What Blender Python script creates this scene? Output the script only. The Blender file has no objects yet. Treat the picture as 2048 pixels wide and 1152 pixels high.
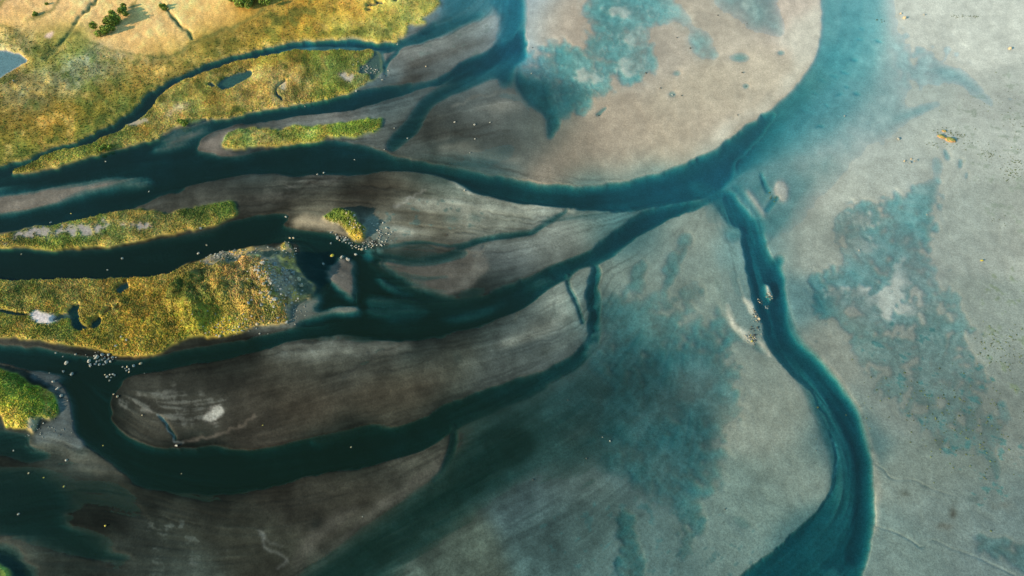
import bpy, math, random
import numpy as np
from mathutils import Vector

rng = np.random.default_rng(7)
random.seed(7)
C = bpy.context.scene.collection
S = bpy.context.scene

# ------------------------------------------------------------------ camera
PITCH, CAM_H, LENS = math.radians(52), 150.0, 24.0
FPX = 2048 * LENS / 36.0
cam_d = bpy.data.cameras.new("camera"); cam_d.lens = LENS; cam_d.sensor_width = 36
cam_d.clip_start = 1; cam_d.clip_end = 12000
cam = bpy.data.objects.new("camera", cam_d); C.objects.link(cam)
cam.location = (0, 0, CAM_H); cam.rotation_euler = (math.pi/2 - PITCH, 0, 0)
S.camera = cam
SP, CP = math.sin(PITCH), math.cos(PITCH)

def ground(px, py, z=0.0):
    """survey: photograph reading (2048 wide) -> place on the level z"""
    cx = (np.asarray(px, float) - 1024) / FPX
    cy = -(np.asarray(py, float) - 576) / FPX
    dz = cy * CP - SP
    t = (z - CAM_H) / dz
    return cx * t, (cy * SP + CP) * t, t

# ------------------------------------------------------------------ raster of the survey
MG, W, H = 96, 1024 + 192, 576 + 192
PX = (np.arange(W) - MG) * 2.0
PY = (np.arange(H) - MG) * 2.0
GX, GY = np.meshgrid(PX, PY)

def blur(a, s):
    if s <= 0.3: return a
    nz = np.argwhere(a != a[0, 0])
    if len(nz) == 0: return a
    p = int(s * 3) + 2
    (i0, j0), (i1, j1) = np.maximum(nz.min(0) - p, 0), np.minimum(nz.max(0) + p + 1, a.shape)
    if (i1 - i0) * (j1 - j0) < 0.7 * a.size:
        out = np.full(a.shape, a[0, 0], float); out[i0:i1, j0:j1] = _blur(a[i0:i1, j0:j1], s, p); return out
    return _blur(a, s, p)
def good(n):
    while True:
        m = n
        for k in (2, 3, 5):
            while m % k == 0: m //= k
        if m == 1: return n
        n += 1
def _blur(a, s, p):
    h, w = a.shape
    b = np.pad(a, ((p, good(h + 2 * p) - h - p), (p, good(w + 2 * p) - w - p)), mode='edge')
    fy = np.fft.fftfreq(b.shape[0])[:, None]; fx = np.fft.rfftfreq(b.shape[1])[None, :]
    g = np.exp(-2 * (math.pi * s) ** 2 * (fx * fx + fy * fy))
    return np.fft.irfft2(np.fft.rfft2(b) * g, s=b.shape)[p:p + h, p:p + w]

def noise(seed, s):
    r = np.random.default_rng(seed).standard_normal((H, W))
    b = blur(r, s); return b / b.std()

def fbm(seed, s, n=4, k=0.55):
    t = 0
    for i in range(n): t = t + (k ** i) * noise(seed * 31 + i, s / (2 ** i))
    return t / t.std()

WX = 1.3 * noise(1, 1.6) + 2.2 * noise(2, 6); WY = 1.3 * noise(3, 1.6) + 2.2 * noise(4, 6)
JJ, II = np.meshgrid(np.arange(W), np.arange(H))

def sample(a, x, y):
    x = np.clip(x, 0, W - 1.001); y = np.clip(y, 0, H - 1.001)
    i = y.astype(int); j = x.astype(int); fx = x - j; fy = y - i
    return (a[i, j] * (1 - fx) + a[i, j + 1] * fx) * (1 - fy) + (a[i + 1, j] * (1 - fx) + a[i + 1, j + 1] * fx) * fy

def curve(pts, closed, n=6):
    p = np.array(pts, float); m = len(p); out = []
    for i in range(m if closed else m - 1):
        if closed: a, b, c, d = p[i - 1], p[i], p[(i + 1) % m], p[(i + 2) % m]
        else: a, b, c, d = p[max(i - 1, 0)], p[i], p[i + 1], p[min(i + 2, m - 1)]
        for k in range(n):
            t = k / n
            out.append(0.5 * (2 * b + (c - a) * t + (2 * a - 5 * b + 4 * c - d) * t * t + (3 * b - a - 3 * c + d) * t ** 3))
    if not closed: out.append(p[-1])
    return np.array(out)

def fill(pts, warp=1.0, smooth=True):
    """mask of a closed outline"""
    q = (curve(pts, True) if smooth else np.array(pts, float)) / 2 + MG
    m = np.zeros((H, W)); x0, y0 = q[:, 0], q[:, 1]; x1, y1 = np.roll(x0, -1), np.roll(y0, -1)
    for r in range(max(0, int(y0.min())), min(H, int(y0.max()) + 2)):
        k = (y0 <= r) != (y1 <= r)
        if not k.any(): continue
        xs = np.sort(x0[k] + (r - y0[k]) / (y1[k] - y0[k]) * (x1[k] - x0[k]))
        for a, b in zip(xs[0::2], xs[1::2]):
            a = max(0, int(math.ceil(a))); b = min(W, int(math.floor(b)) + 1)
            if b > a: m[r, a:b] = 1
    if warp: m = sample(m, JJ + warp * WX, II + warp * WY)
    return m

def stroke(pts, soft=0.5, warp=0.6):
    """mask of a line; points are (x, y, width)"""
    q = curve(pts, False, 5); q = q / 2; q[:, :2] += MG
    m = np.zeros((H, W))
    for a, b in zip(q[:-1], q[1:]):
        wd = max(a[2], b[2]) / 2 + 3
        j0, j1 = int(max(0, min(a[0], b[0]) - wd - 2)), int(min(W, max(a[0], b[0]) + wd + 3))
        i0, i1 = int(max(0, min(a[1], b[1]) - wd - 2)), int(min(H, max(a[1], b[1]) + wd + 3))
        if j1 <= j0 or i1 <= i0: continue
        X = JJ[i0:i1, j0:j1]; Y = II[i0:i1, j0:j1]
        d = b[:2] - a[:2]; L = max(d @ d, 1e-6)
        t = np.clip(((X - a[0]) * d[0] + (Y - a[1]) * d[1]) / L, 0, 1)
        dist = np.hypot(X - a[0] - t * d[0], Y - a[1] - t * d[1])
        w = np.maximum((a[2] + (b[2] - a[2]) * t) / 2, 0.25)
        v = np.clip((w * (1 + soft) - dist) / np.maximum(w * 2 * soft, 0.8), 0, 1)
        m[i0:i1, j0:j1] = np.maximum(m[i0:i1, j0:j1], v * v * (3 - 2 * v))
    if warp: m = sample(m, JJ + warp * WX, II + warp * WY)
    return m

def lin(c):
    c = np.asarray(c, float) / 255.0
    return np.where(c <= 0.04045, c / 12.92, ((c + 0.055) / 1.055) ** 2.4)

def spread(rows, s, pw=None):
    """smooth field through spot readings (x, y, r, g, b)"""
    num = np.zeros((H, W, 3)); den = np.zeros((H, W))
    for x, y, r, g, b in rows:
        if rows is SAND and r < 165:
            k = min(1, (165 - r) / 60); r *= 1 - 0.09 * k; b *= 1 + 0.05 * k
            if x < 1000 and y > 330: r *= 1.0; g *= 0.95; b *= 0.90
        if rows is SAND and r > 110:
            k = min(1, (r - 110) / 40)
            if x > 1640 or y > 420: k *= min(1, max(0, (y - 20) / 180)); r -= 16 * k; g -= 15 * k; b -= 13 * k
            elif x > 1040 and y < 380: g -= 17 * k; b -= 20 * k; r -= 4 * k
            else: r -= 3 * k; g -= 8 * k; b -= 4 * k
        d2 = (GX - x) ** 2 + ((GY - y) * 1.25) ** 2
        w = np.exp(-d2 / (2 * s * s)) + 3e-3 / (1 + d2 / (s * s)) ** 2
        num += w[..., None] * np.log(lin((r, g, b)) + 0.002); den += w
    return np.exp(num / den[..., None]) - 0.002

# ------------------------------------------------------------------ outlines read off the photograph
MAINLAND = [(-260,-260),(-260,440),(-60,356),(0,333),(43,322),(90,302),(143,285),(187,267),(233,245),(263,227),(278,207),(286,192),(318,173),(353,157),(383,140),(430,123),(467,113),(512,102),(570,90),(620,85),(659,82),(715,80),(765,84),(795,80),(812,67),(822,55),(855,47),(846,35),(865,23),(880,12),(876,-40),(900,-120),(880,-260)]
ISLE_A = [(23,346),(40,332),(90,310),(150,292),(187,280),(233,263),(273,242),(293,227),(307,210),(320,187),(353,170),(383,152),(430,135),(467,125),(512,115),(572,103),(652,101),(745,101),(759,108),(762,123),(762,143),(748,160),(732,168),(699,185),(669,195),(635,202),(599,208),(562,213),(525,220),(493,227),(467,233),(430,237),(400,242),(367,252),(333,263),(310,278),(267,288),(217,302),(167,315),(133,325),(100,335),(67,343),(33,348)]
ISLE_B = [(442,291),(457,270),(473,262),(512,259),(545,260),(579,257),(625,255),(665,250),(712,243),(745,239),(764,242),(759,257),(742,265),(719,272),(672,275),(629,285),(612,288),(562,290),(512,294),(480,297),(455,297)]
ISLE_C = [(-60,480),(0,469),(43,462),(53,457),(100,449),(140,442),(187,434),(227,424),(273,417),(313,422),(337,429),(367,419),(410,411),(463,406),(472,421),(467,434),(443,444),(400,456),(360,464),(320,472),(287,481),(233,489),(187,492),(133,497),(93,502),(50,499),(0,496),(-60,495)]
ISLE_D = [(-60,556),(0,557),(40,561),(133,557),(213,557),(270,556),(327,551),(353,539),(390,526),(410,517),(450,504),(512,497),(555,494),(569,486),(584,489),(590,507),(592,527),(609,551),(625,564),(627,577),(622,594),(605,607),(585,614),(579,641),(555,651),(512,652),(490,661),(473,667),(443,674),(397,672),(353,684),(320,706),(283,714),(260,709),(207,706),(180,697),(133,689),(83,682),(33,676),(0,672),(-60,668)]
ISLE_E = [(-60,735),(0,739),(27,744),(47,754),(60,767),(97,781),(115,798),(115,821),(103,841),(87,835),(77,845),(67,865),(50,855),(20,850),(5,835),(0,825),(-60,800)]
ISLE_F = [(644,435),(655,427),(665,421),(679,422),(694,425),(712,430),(716,444),(726,452),(733,464),(731,474),(724,483),(709,480),(695,469),(690,459),(677,449),(662,444),(651,440)]
ISLE_G = [(-80,1100),(0,1128),(14,1140),(24,1152),(20,1200),(-80,1200)]

# ------------------------------------------------------------------ flow directions (for streaks)
FLOW = [
 [(-100,400),(200,330),(420,320),(700,305),(900,340),(1180,395),(1400,360),(1560,250),(1680,100),(1700,-80)],
 [(-100,470),(150,410),(420,370),(700,370),(900,400),(1100,440),(1300,420)],
 [(0,430),(250,370),(500,270),(760,220),(930,150),(1010,70),(1020,-60)],
 [(-80,530),(300,520),(560,460),(760,470),(1000,500),(1200,440)],
 [(640,480),(720,560),(800,580),(1000,590),(1200,500),(1440,385)],
 [(-80,720),(250,740),(550,665),(900,640),(1100,570),(1300,440)],
 [(-80,650),(200,690),(400,680)],
 [(150,740),(190,840),(300,930),(600,920),(900,840),(1120,730),(1190,640),(1185,540)],
 [(240,800),(330,870),(480,840),(700,760),(1000,700),(1160,660)],
 [(-80,1000),(200,930),(450,1020),(700,1000),(880,930),(1100,820)],
 [(560,1180),(700,1090),(860,980),(1000,880),(1180,760)],
 [(1440,380),(1480,450),(1530,560),(1560,680),(1660,800),(1710,930),(1680,1060),(1540,1180)],
 [(1430,430),(1480,600),(1560,760),(1640,900),(1600,1010),(1450,1140)],
 [(1400,420),(1350,520),(1260,640),(1180,760)],
 [(1390,430),(1420,600),(1420,760),(1400,950),(1250,1160)],
 [(1050,140),(1120,280),(1300,350),(1500,230),(1610,100),(1610,0)],
 [(1100,0),(1100,200),(1180,300),(1400,260)],
 [(830,300),(960,250),(1060,240)], [(800,320),(900,310),(1050,340)],
 [(780,130),(900,90),(1000,40)],
 [(1750,-40),(1760,150),(1650,320),(1560,440)],
 [(2100,40),(1900,80),(1850,20)], [(2100,300),(1900,280),(1760,240)],
 [(1760,930),(1900,990),(2100,1060)], [(1700,760),(1850,790),(2050,850)],
 [(1700,500),(1800,560),(1900,640),(2060,760)],
 [(-60,900),(60,870),(140,900)],
]
ac = np.zeros((H, W)); asn = np.zeros((H, W))
for f in FLOW:
    q = curve(f, False, 6)
    for a, b in zip(q[:-1], q[1:]):
        th = math.atan2(b[1] - a[1], b[0] - a[0]); L = math.hypot(b[0] - a[0], b[1] - a[1])
        c = (a + b) / 2; d2 = (GX - c[0]) ** 2 + (GY - c[1]) ** 2
        w = L / (d2 + 600.0) ** 1.3
        ac += w * math.cos(2 * th); asn += w * math.sin(2 * th)
ANG = 0.5 * np.arctan2(asn, ac)
VX, VY = np.cos(ANG), np.sin(ANG)

def streaks(seed, s, n, step):
    base = noise(seed, s); acc = base.copy()
    for sg in (1, -1):
        x = JJ.astype(float); y = II.astype(float)
        dx = VX * sg; dy = VY * sg
        for k in range(n):
            x = x + dx * step; y = y + dy * step
            i = np.clip(y.astype(int), 0, H - 1); j = np.clip(x.astype(int), 0, W - 1)
            nx, ny = VX[i, j], VY[i, j]; f = np.where(nx * dx + ny * dy < 0, -1, 1)
            dx, dy = nx * f, ny * f
            acc += base[i, j] * (1 - k / n)
    return (acc - acc.mean()) / acc.std()

L1 = streaks(11, 0.8, 14, 1.6)
L2 = streaks(12, 2.6, 26, 2.4)
L3 = streaks(13, 7.0, 34, 4.0)
L4 = streaks(14, 4.0, 16, 2.6)
N8 = fbm(21, 8); N30 = fbm(22, 30); N3 = fbm(23, 3, 3); N14 = fbm(24, 14)

FM = 0.10 + 0.90 / (1 + np.exp((GX - np.where(GY < 372, 930, 1230)) / 70)); FM = blur(FM, 12)
# ------------------------------------------------------------------ bed height (water level is 0)
E = 0.13 - 0.06 / (1 + np.exp(-(GX - 1050) / 60)) + 0.02 * N30
DEEP = -1.35
def put(m, v, s=1.5, op=1.0):
    global E
    E = E + (v - E) * np.clip(blur(m, s) * op, 0, 1)
def wisp(f, k=1.0):
    return np.clip(f + k * (FM * (0.20 * L2 + 0.06 * L1 + 0.10 * L4 + 0.03 * N3) + (1 - FM) * (0.07 * N3 + 0.07 * N8 + 0.06 * L2)) * 4 * f * (1 - f), 0, 1)
def poly(pts, v, s=1.5, op=1.0, warp=0.22):
    m = fill(pts, warp)
    if s >= 2: m = wisp(blur(m, s)); s = 0.5
    put(m, v, s, op)
def line(pts, v, s=0.8, op=1.0, soft=0.5): put(stroke(pts, soft, 0.12), v, s, op)
def film(pts, v, s=5, amp=0.34, k=1.0, soft=0.26):
    """thin sheet of standing water with a ragged outline"""
    f0 = fill(pts, 0.8); f = blur(f0, s) + amp * RAG * k * np.clip(blur(f0, 1.6 * s) * 2.2 - 0.1, 0, 1)
    m = np.clip((f - 0.5 + soft) / (2 * soft), 0, 1); m = blur(m, 1.2); put(m, v * np.clip(0.72 + 0.12 * N8 + 0.24 * N14, 0.05, 1.4), 0.6); FILMS.append(m)
def bar(x, y, rx, ry, v):
    f = np.exp(-(((GX - x) / rx) ** 2 + ((GY - y) / ry) ** 2)); f = f + 0.26 * RAG * np.clip(f * 4, 0, 1)
    put(np.clip((f - 0.35) / 0.3, 0, 1), v, 0.8)

def river(pts, v, shelf=-0.42, s=1.0, wide=4.0):
    m = fill(pts, 0.25); f = wisp(blur(m, 2.6), 1.3)
    put(np.clip((f - 0.32) / 0.36, 0, 1), shelf, 0.5)
    g = wisp(blur(m, wide)); put(np.clip((g - 0.5) * 2.3, 0, 1), v, 0.7)
RAG = 0.6 * N8 + 0.75 * N3 + 0.45 * noise(77, 1.2)
FILMS = []
# estuary, top right
poly([(1640,-240),(1640,0),(1647,60),(1635,115),(1605,160),(1560,205),(1500,255),(1440,310),(1400,350),(1420,400),(1470,470),(1540,480),(1600,440),(1660,380),(1720,330),(1790,270),(1810,200),(1800,100),(1775,30),(1770,-240)], -0.09, 12, 0.9)
poly([(1650,-240),(1650,0),(1656,60),(1645,110),(1612,165),(1560,212),(1500,265),(1450,320),(1530,335),(1610,300),(1680,250),(1730,190),(1760,120),(1765,50),(1750,-240)], -0.21, 7, 1)
poly([(1600,180),(1560,215),(1490,275),(1440,320),(1440,360),(1490,330),(1560,270),(1610,230),(1640,190)], -0.44, 8, 0.9)
for q, d in (([(1690,-120,110),(1688,0,110),(1684,90,110)], -0.24), ([(1680,40,100),(1668,110,105),(1632,180,110)], -0.30), ([(1650,120,70),(1610,190,85),(1555,250,95)], -0.40), ([(1590,195,60),(1545,240,72),(1490,292,84)], -0.55), ([(1530,245,56),(1480,290,70),(1420,335,84)], -0.85), ([(1470,290,60),(1420,330,76),(1360,352,80)], -1.2)):
    line(q, d, 5, 0.9, 0.6)
poly([(1480,350),(1460,380),(1490,430),(1520,470),(1560,460),(1590,410),(1610,360),(1560,330)], -0.16, 5)
poly([(1550,395),(1552,368),(1566,362),(1577,372),(1575,395),(1562,402)], 0.15, 2.2)
poly([(1490,380),(1503,386),(1522,408),(1534,434),(1515,436),(1500,415)], 0.12, 1.9)
line([(1523,348,5),(1527,362,7),(1535,380,9)], -0.55, 1)
line([(1537,418,9),(1548,400,9),(1555,395,5)], -0.5, 1)
film([(1780,70),(1830,60),(1890,90),(1960,190),(1990,230),(1920,190),(1860,150),(1800,180),(1770,240),(1740,260),(1780,170)], -0.09, 13, 0.4, 1, 0.4)
line([(1870,140,18),(1920,155,18),(1960,185,14),(1990,212,4)], -0.09, 4)
line([(1790,240,10),(1840,220,14),(1880,208,8)], -0.1, 3)
poly([(1860,315),(1885,320),(1880,350),(1872,400),(1850,420),(1840,390),(1865,360),(1872,340)], -0.12, 4)
line([(1890,300,8),(1896,315,10)], -0.15, 1.5); line([(1922,320,8),(1921,332,8)], -0.15, 1.5); line([(1934,345,5),(1933,356,5)], -0.13, 1.5)
poly([(1500,-140),(1640,-140),(1641,0),(1644,60),(1631,115),(1600,165),(1555,212),(1495,260),(1450,290),(1410,312),(1360,332),(1300,352),(1240,365),(1180,372),(1150,340),(1250,318),(1400,270),(1490,215),(1560,140),(1590,80),(1590,0)], 0.07, 1.4)
for x, y, dx, dy, w in [(1714,76,12,2,4),(1750,79,12,5,4),(1702,116,14,3,6),(1660,148,16,5,5),(1640,158,12,4,4),(1682,142,16,4,4),(1625,182,14,6,5),(1672,190,14,-4,4),(1650,205,10,8,3),(1632,255,10,-8,4),(1640,250,8,2,5),(1690,172,10,3,4),(1600,215,18,8,4),(1708,186,12,2,6),(1720,55,8,3,4)]:
    line([(x, y, 1.5), (x + dx * 0.5, y + dy * 0.5, w), (x + dx, y + dy, 1.5)], -0.62, 0.6, 0.6)
# large wet patch on the right flat
film([(1656,462),(1693,421),(1723,404),(1803,397),(1830,370),(1880,365),(1885,420),(1866,477),(1859,511),(1869,564),(1836,590),(1769,631),(1703,671),(1723,617),(1646,644),(1617,590),(1643,544),(1696,541),(1703,514),(1680,490)], -0.2, 7)
film([(1690,600),(1850,570),(1960,660),(1930,720),(1800,720),(1720,690)], -0.15, 9, 0.5, 1.0, 0.2)
film([(1720,690),(1930,690),(2010,850),(1940,900),(1820,830),(1750,760)], -0.09, 12, 0.42, 1.0, 0.22)
for p in [(1722,440,30,15),(1712,488,28,14),(1745,602,16,12),(1805,560,22,28),(1830,615,30,14),(1770,610,18,22),(1720,585,22,12),(1668,585,18,10)]:
    bar(p[0], p[1], p[2] * 1.2, p[3] * 1.2, -0.02)
# upper bar patches
film([(1057,110),(1164,87),(1184,60),(1164,20),(1200,-10),(1345,-10),(1340,33),(1257,67),(1310,93),(1307,133),(1277,160),(1210,180),(1174,213),(1130,233),(1085,215),(1040,170)], -0.28, 8, 0.28)
film([(1190,-100),(1350,-100),(1340,30),(1260,65),(1200,50),(1175,20)], -0.26, 9, 0.2, 1, 0.35)
poly([(1030,140),(1060,160),(1095,168),(1104,200),(1120,248),(1098,277),(1090,235),(1065,212),(1035,180)], -0.55, 2.5)
film([(1344,33),(1374,60),(1381,97),(1430,120),(1424,87),(1384,50),(1357,10)], -0.22, 6, 0.15, 1, 0.35)
film([(1420,-20),(1470,25),(1530,66),(1588,76),(1562,50),(1545,-40)], -0.15, 7, 0.12, 1, 0.4)
for p in [(1480,115,22,9),(1354,147,9,7),(1345,188,8,6),(1492,172,6,5),(1562,105,8,5),(1255,20,20,9)]:
    put(np.exp(-(((GX-p[0])/p[2])**2+((GY-p[1])/p[3])**2)), -0.17, 0.8)
line([(1196,230,7),(1208,218,5),(1212,214,2)], -0.25, 0.8)
for p in [(1275,75,30,18),(1175,150,24,14),(1265,130,26,16),(1240,20,26,12)]:
    bar(p[0], p[1], p[2] * 1.1, p[3] * 1.1, -0.05)

# channel between mainland and first island
poly([(-260,450),(-60,366),(0,330),(43,318),(143,282),(233,242),(275,205),(284,190),(353,154),(430,120),(512,98),(620,83),(720,82),(800,82),(840,66),(870,50),(880,62),(850,78),(800,92),(760,101),(650,104),(570,105),(467,127),(353,172),(310,208),(293,229),(233,265),(150,294),(40,334),(20,350),(-60,380),(-260,480)], -1.2, 1.8)
poly([(560,96),(620,90),(700,91),(745,95),(745,101),(650,102),(570,105)], -0.3, 1.5)
poly([(790,88),(830,72),(870,45),(890,20),(900,-60),(975,-60),(985,20),(970,35),(930,45),(900,60),(860,75),(820,88)], -0.28, 4)
line([(862,68,8),(890,55,14),(925,40,12),(960,28,6)], -0.6, 2)
line([(757,105,14),(765,122,8),(768,140,8),(772,150,6)], -0.35, 1.2)
line([(800,92,5),(792,105,6),(780,117,6),(768,135,8)], -0.45, 0.8)
poly([(1005,-60),(1040,-60),(1050,0),(1045,60),(1035,90),(1028,130),(1022,170),(1000,160),(985,110),(1000,70),(1003,30),(985,0)], -0.8, 4)
# river 2
river([(-260,520),(-60,420),(-60,370),(25,350),(100,336),(217,304),(310,280),(400,244),(500,228),(600,209),(669,196),(745,181),(800,172),(840,163),(880,150),(905,135),(925,120),(960,102),(985,92),(1035,60),(1048,20),(1050,110),(1020,125),(990,138),(950,152),(900,170),(850,178),(800,195),(740,207),(680,218),(610,226),(560,236),(512,247),(470,250),(430,262),(400,282),(395,300),(440,310),(500,303),(560,296),(612,292),(672,280),(700,282),(740,292),(775,310),(800,322),(850,326),(900,335),(960,348),(1020,358),(1080,367),(1130,372),(1180,371),(1240,363),(1300,350),(1360,330),(1410,310),(1450,285),(1490,255),(1530,225),(1560,215),(1540,260),(1480,320),(1470,350),(1440,382),(1400,397),(1340,410),(1290,420),(1240,421),(1180,419),(1120,416),(1060,409),(1010,399),(960,384),(925,372),(885,357),(850,348),(800,344),(740,346),(690,346),(640,344),(600,346),(540,346),(480,353),(430,366),(380,376),(330,386),(290,400),(260,414),(187,432),(100,446),(43,458),(0,466),(-60,478),(-260,500)], DEEP)
line([(1040,110,24),(1000,135,24),(972,147,22),(929,167,20),(895,180,20),(862,200,20),(838,228,22),(822,255,24),(800,275,22),(785,292,20)], -0.75, 2, 0.9)
poly([(880,330),(940,300),(1000,290),(1040,300),(1010,330),(980,345),(930,340)], -0.12, 6, 0.7)
line([(1000,190,16),(1040,200,14),(1060,230,10)], -0.1, 3, 0.8)
# sand bars inside it
poly([(-260,400),(-60,385),(0,381),(100,370),(170,358),(240,350),(305,357),(290,367),(213,383),(140,397),(70,414),(30,428),(0,437),(-60,450),(-260,470)], -0.03, 4)
poly([(-60,400),(60,390),(160,375),(215,372),(150,388),(60,408),(0,425),(-60,430)], 0.1, 4)
line([(0,372,6),(100,366,10),(200,345,10),(300,325,8),(345,310,3)], -0.25, 2.5, 0.8)
poly([(298,297),(330,280),(370,262),(425,245),(412,264),(380,284),(340,298)], 0.02, 3.5)
line([(328,280,4),(370,258,5),(420,240,5)], 0.12, 1.5)
poly([(396,300),(410,282),(440,265),(480,255),(512,252),(470,262),(450,275),(440,297),(470,303),(505,301),(480,311),(440,313)], 0.08, 2.5)
poly([(880,118),(920,100),(960,82),(985,66),(960,66),(920,85)], 0.1, 3)
poly([(880,165),(915,142),(955,122),(945,135),(915,155),(890,172)], 0.06, 2.5)
poly([(930,112),(950,98),(985,92),(965,108),(940,116)], 0.05, 2)
poly([(596,500),(640,470),(690,482),(740,500),(800,508),(860,525),(850,560),(900,600),(960,590),(960,640),(880,660),(760,665),(640,668),(590,660),(610,610),(640,590)], -0.95, 5)
# river 3 between isles C and D, reaching the dark pool
river([(-260,520),(-60,500),(0,500),(93,507),(187,497),(260,490),(330,475),(400,463),(470,446),(512,437),(560,432),(580,436),(560,446),(560,455),(590,458),(633,460),(665,466),(690,478),(720,500),(760,502),(800,512),(850,519),(900,512),(930,503),(930,512),(870,528),(820,535),(800,555),(850,585),(900,605),(880,620),(800,622),(740,632),(700,650),(650,655),(600,662),(590,655),(610,625),(640,600),(650,575),(650,540),(620,500),(590,485),(512,492),(450,500),(390,520),(353,536),(327,549),(270,554),(40,559),(-60,554),(-260,560)], DEEP)
poly([(260,512),(320,503),(375,498),(350,508),(300,514)], -0.1, 3, 0.9)
poly([(112,500),(200,497),(300,484),(400,461),(455,445),(430,462),(360,478),(280,492),(180,502)], 0.03, 2.0, 0.95)
poly([(587,449),(599,438),(619,430),(640,433),(655,443),(679,451),(694,468),(690,474),(668,464),(655,458),(633,455),(607,455)], 0.22, 2)
poly([(512,470),(560,462),(600,455),(640,458),(600,468),(540,478)], -0.08, 4, 0.8)
poly([(652,538),(664,522),(680,514),(700,516),(712,530),(714,560),(712,585),(704,598),(690,590),(672,578),(656,565)], 0.05, 2.2)
poly([(585,620),(610,605),(634,590),(641,602),(628,614),(660,615),(710,608),(715,625),(690,628),(650,636),(600,650),(575,655)], 0.08, 2.5)
line([(714,585,3),(714,610,2.5),(716,630,2.5)], 0.03, 0.6)
poly([(590,500),(600,500),(604,535),(612,545),(602,548),(592,525)], -0.25, 2)
poly([(605,530),(625,535),(632,560),(622,590),(610,600),(604,560)], -0.25, 3, 0.9)
# middle lens of sand and streams
poly([(742,500),(800,492),(845,490),(880,505),(862,518),(812,518),(770,512)], -0.04, 3, 0.95)
poly([(752,550),(775,562),(800,575),(830,590),(810,592),(770,578)], -0.02, 3, 0.9)
poly([(730,595),(770,590),(800,610),(790,630),(740,620)], -0.3, 6, 0.8)
line([(745,505,5),(790,515,8),(845,520,9),(902,507,9),(929,491,9),(960,480,9),(990,474,9),(1024,470,9),(1064,463,7),(1097,444,6),(1117,431,5),(1134,421,4)], -0.45, 1.0)
line([(745,500,3),(800,488,5),(832,485,5),(870,488,4),(905,491,4),(930,486,5)], -0.3, 0.8)
line([(948,512,2.5),(963,500,2.5),(967,490,2.5)], -0.15, 0.6)
line([(1090,440,10),(1180,435,12),(1270,425,6)], -0.1, 3, 0.7)
poly([(764,522),(840,526),(900,519),(945,506),(935,545),(905,576),(862,586),(822,574),(790,555)], 0.05, 3.5, 0.95)
line([(742,524,8),(772,545,10),(810,572,11),(850,594,11),(920,607,8)], -0.6, 1.6, 0.9)
line([(768,518,3),(820,528,4),(870,527,4),(930,512,3)], -0.35, 1.0, 0.8)
line([(800,548,3),(850,556,5),(900,552,3)], -0.2, 1.2, 0.8)
# river 4 : south of isle D running to the confluence
river([(-260,700),(-60,676),(0,690),(80,694),(180,711),(260,721),(320,711),(360,699),(420,690),(480,680),(540,668),(600,652),(650,642),(700,628),(760,618),(820,612),(870,606),(930,600),(980,585),(1030,565),(1080,545),(1130,520),(1180,495),(1220,470),(1250,448),(1275,428),(1300,419),(1340,409),(1400,394),(1440,380),(1442,392),(1400,412),(1360,430),(1320,452),(1280,474),(1240,500),(1200,522),(1165,540),(1120,565),(1070,597),(1020,627),(960,652),(900,668),(840,678),(780,675),(720,671),(640,674),(560,686),(480,705),(400,722),(330,737),(270,747),(240,760),(225,800),(222,840),(240,868),(280,888),(340,896),(400,897),(512,900),(560,893),(620,880),(680,870),(730,858),(800,853),(850,834),(900,808),(960,783),(1020,763),(1080,743),(1130,720),(1158,698),(1175,670),(1180,620),(1170,590),(1180,545),(1200,540),(1196,590),(1203,620),(1203,650),(1193,690),(1165,725),(1120,757),(1060,792),(1000,818),(940,842),(900,867),(850,900),(790,916),(720,932),(650,946),(580,962),(512,976),(420,986),(350,988),(280,975),(235,940),(190,900),(150,870),(138,830),(133,790),(118,762),(60,740),(0,720),(-60,720),(-260,740)], DEEP)
poly([(-60,678),(0,684),(90,694),(160,704),(215,716),(160,700),(90,684),(0,674),(-60,670)], 0.1, 1.2)
poly([(310,714),(345,697),(400,683),(450,678),(420,690),(370,700),(330,712)], 0.1, 1.5)
poly([(742,592),(800,602),(856,622),(810,640),(752,628),(735,610)], -0.42, 5, 0.8)
poly([(880,632),(960,615),(1020,600),(980,622),(920,640)], -0.5, 4, 0.7)
poly([(790,600),(850,606),(900,602),(960,598),(930,620),(870,640),(800,640),(750,625)], -0.55, 8, 0.7)
poly([(180,775),(215,785),(225,800),(200,800)], -0.35, 3, 0.8)
poly([(625,880),(680,866),(750,858),(790,856),(730,868),(680,880),(640,892)], -0.5, 3, 0.9)
poly([(1140,545),(1165,532),(1185,530),(1180,550),(1165,575),(1150,580),(1143,565)], 0.08, 2)
line([(1134,547,6),(1137,572,6),(1150,595,6),(1158,620,6),(1165,645,5)], -0.35, 0.9)
poly([(1080,555),(1050,575),(1080,570),(1110,552)], -0.3, 3, 0.8)
# lens south of river 4: slough lines
line([(690,755,10),(730,725,14),(760,700,14),(790,685,10)], -0.03, 2.5, 0.9)
line([(320,832,4),(337,852,5),(352,876,5)], -0.2, 0.8)
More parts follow.
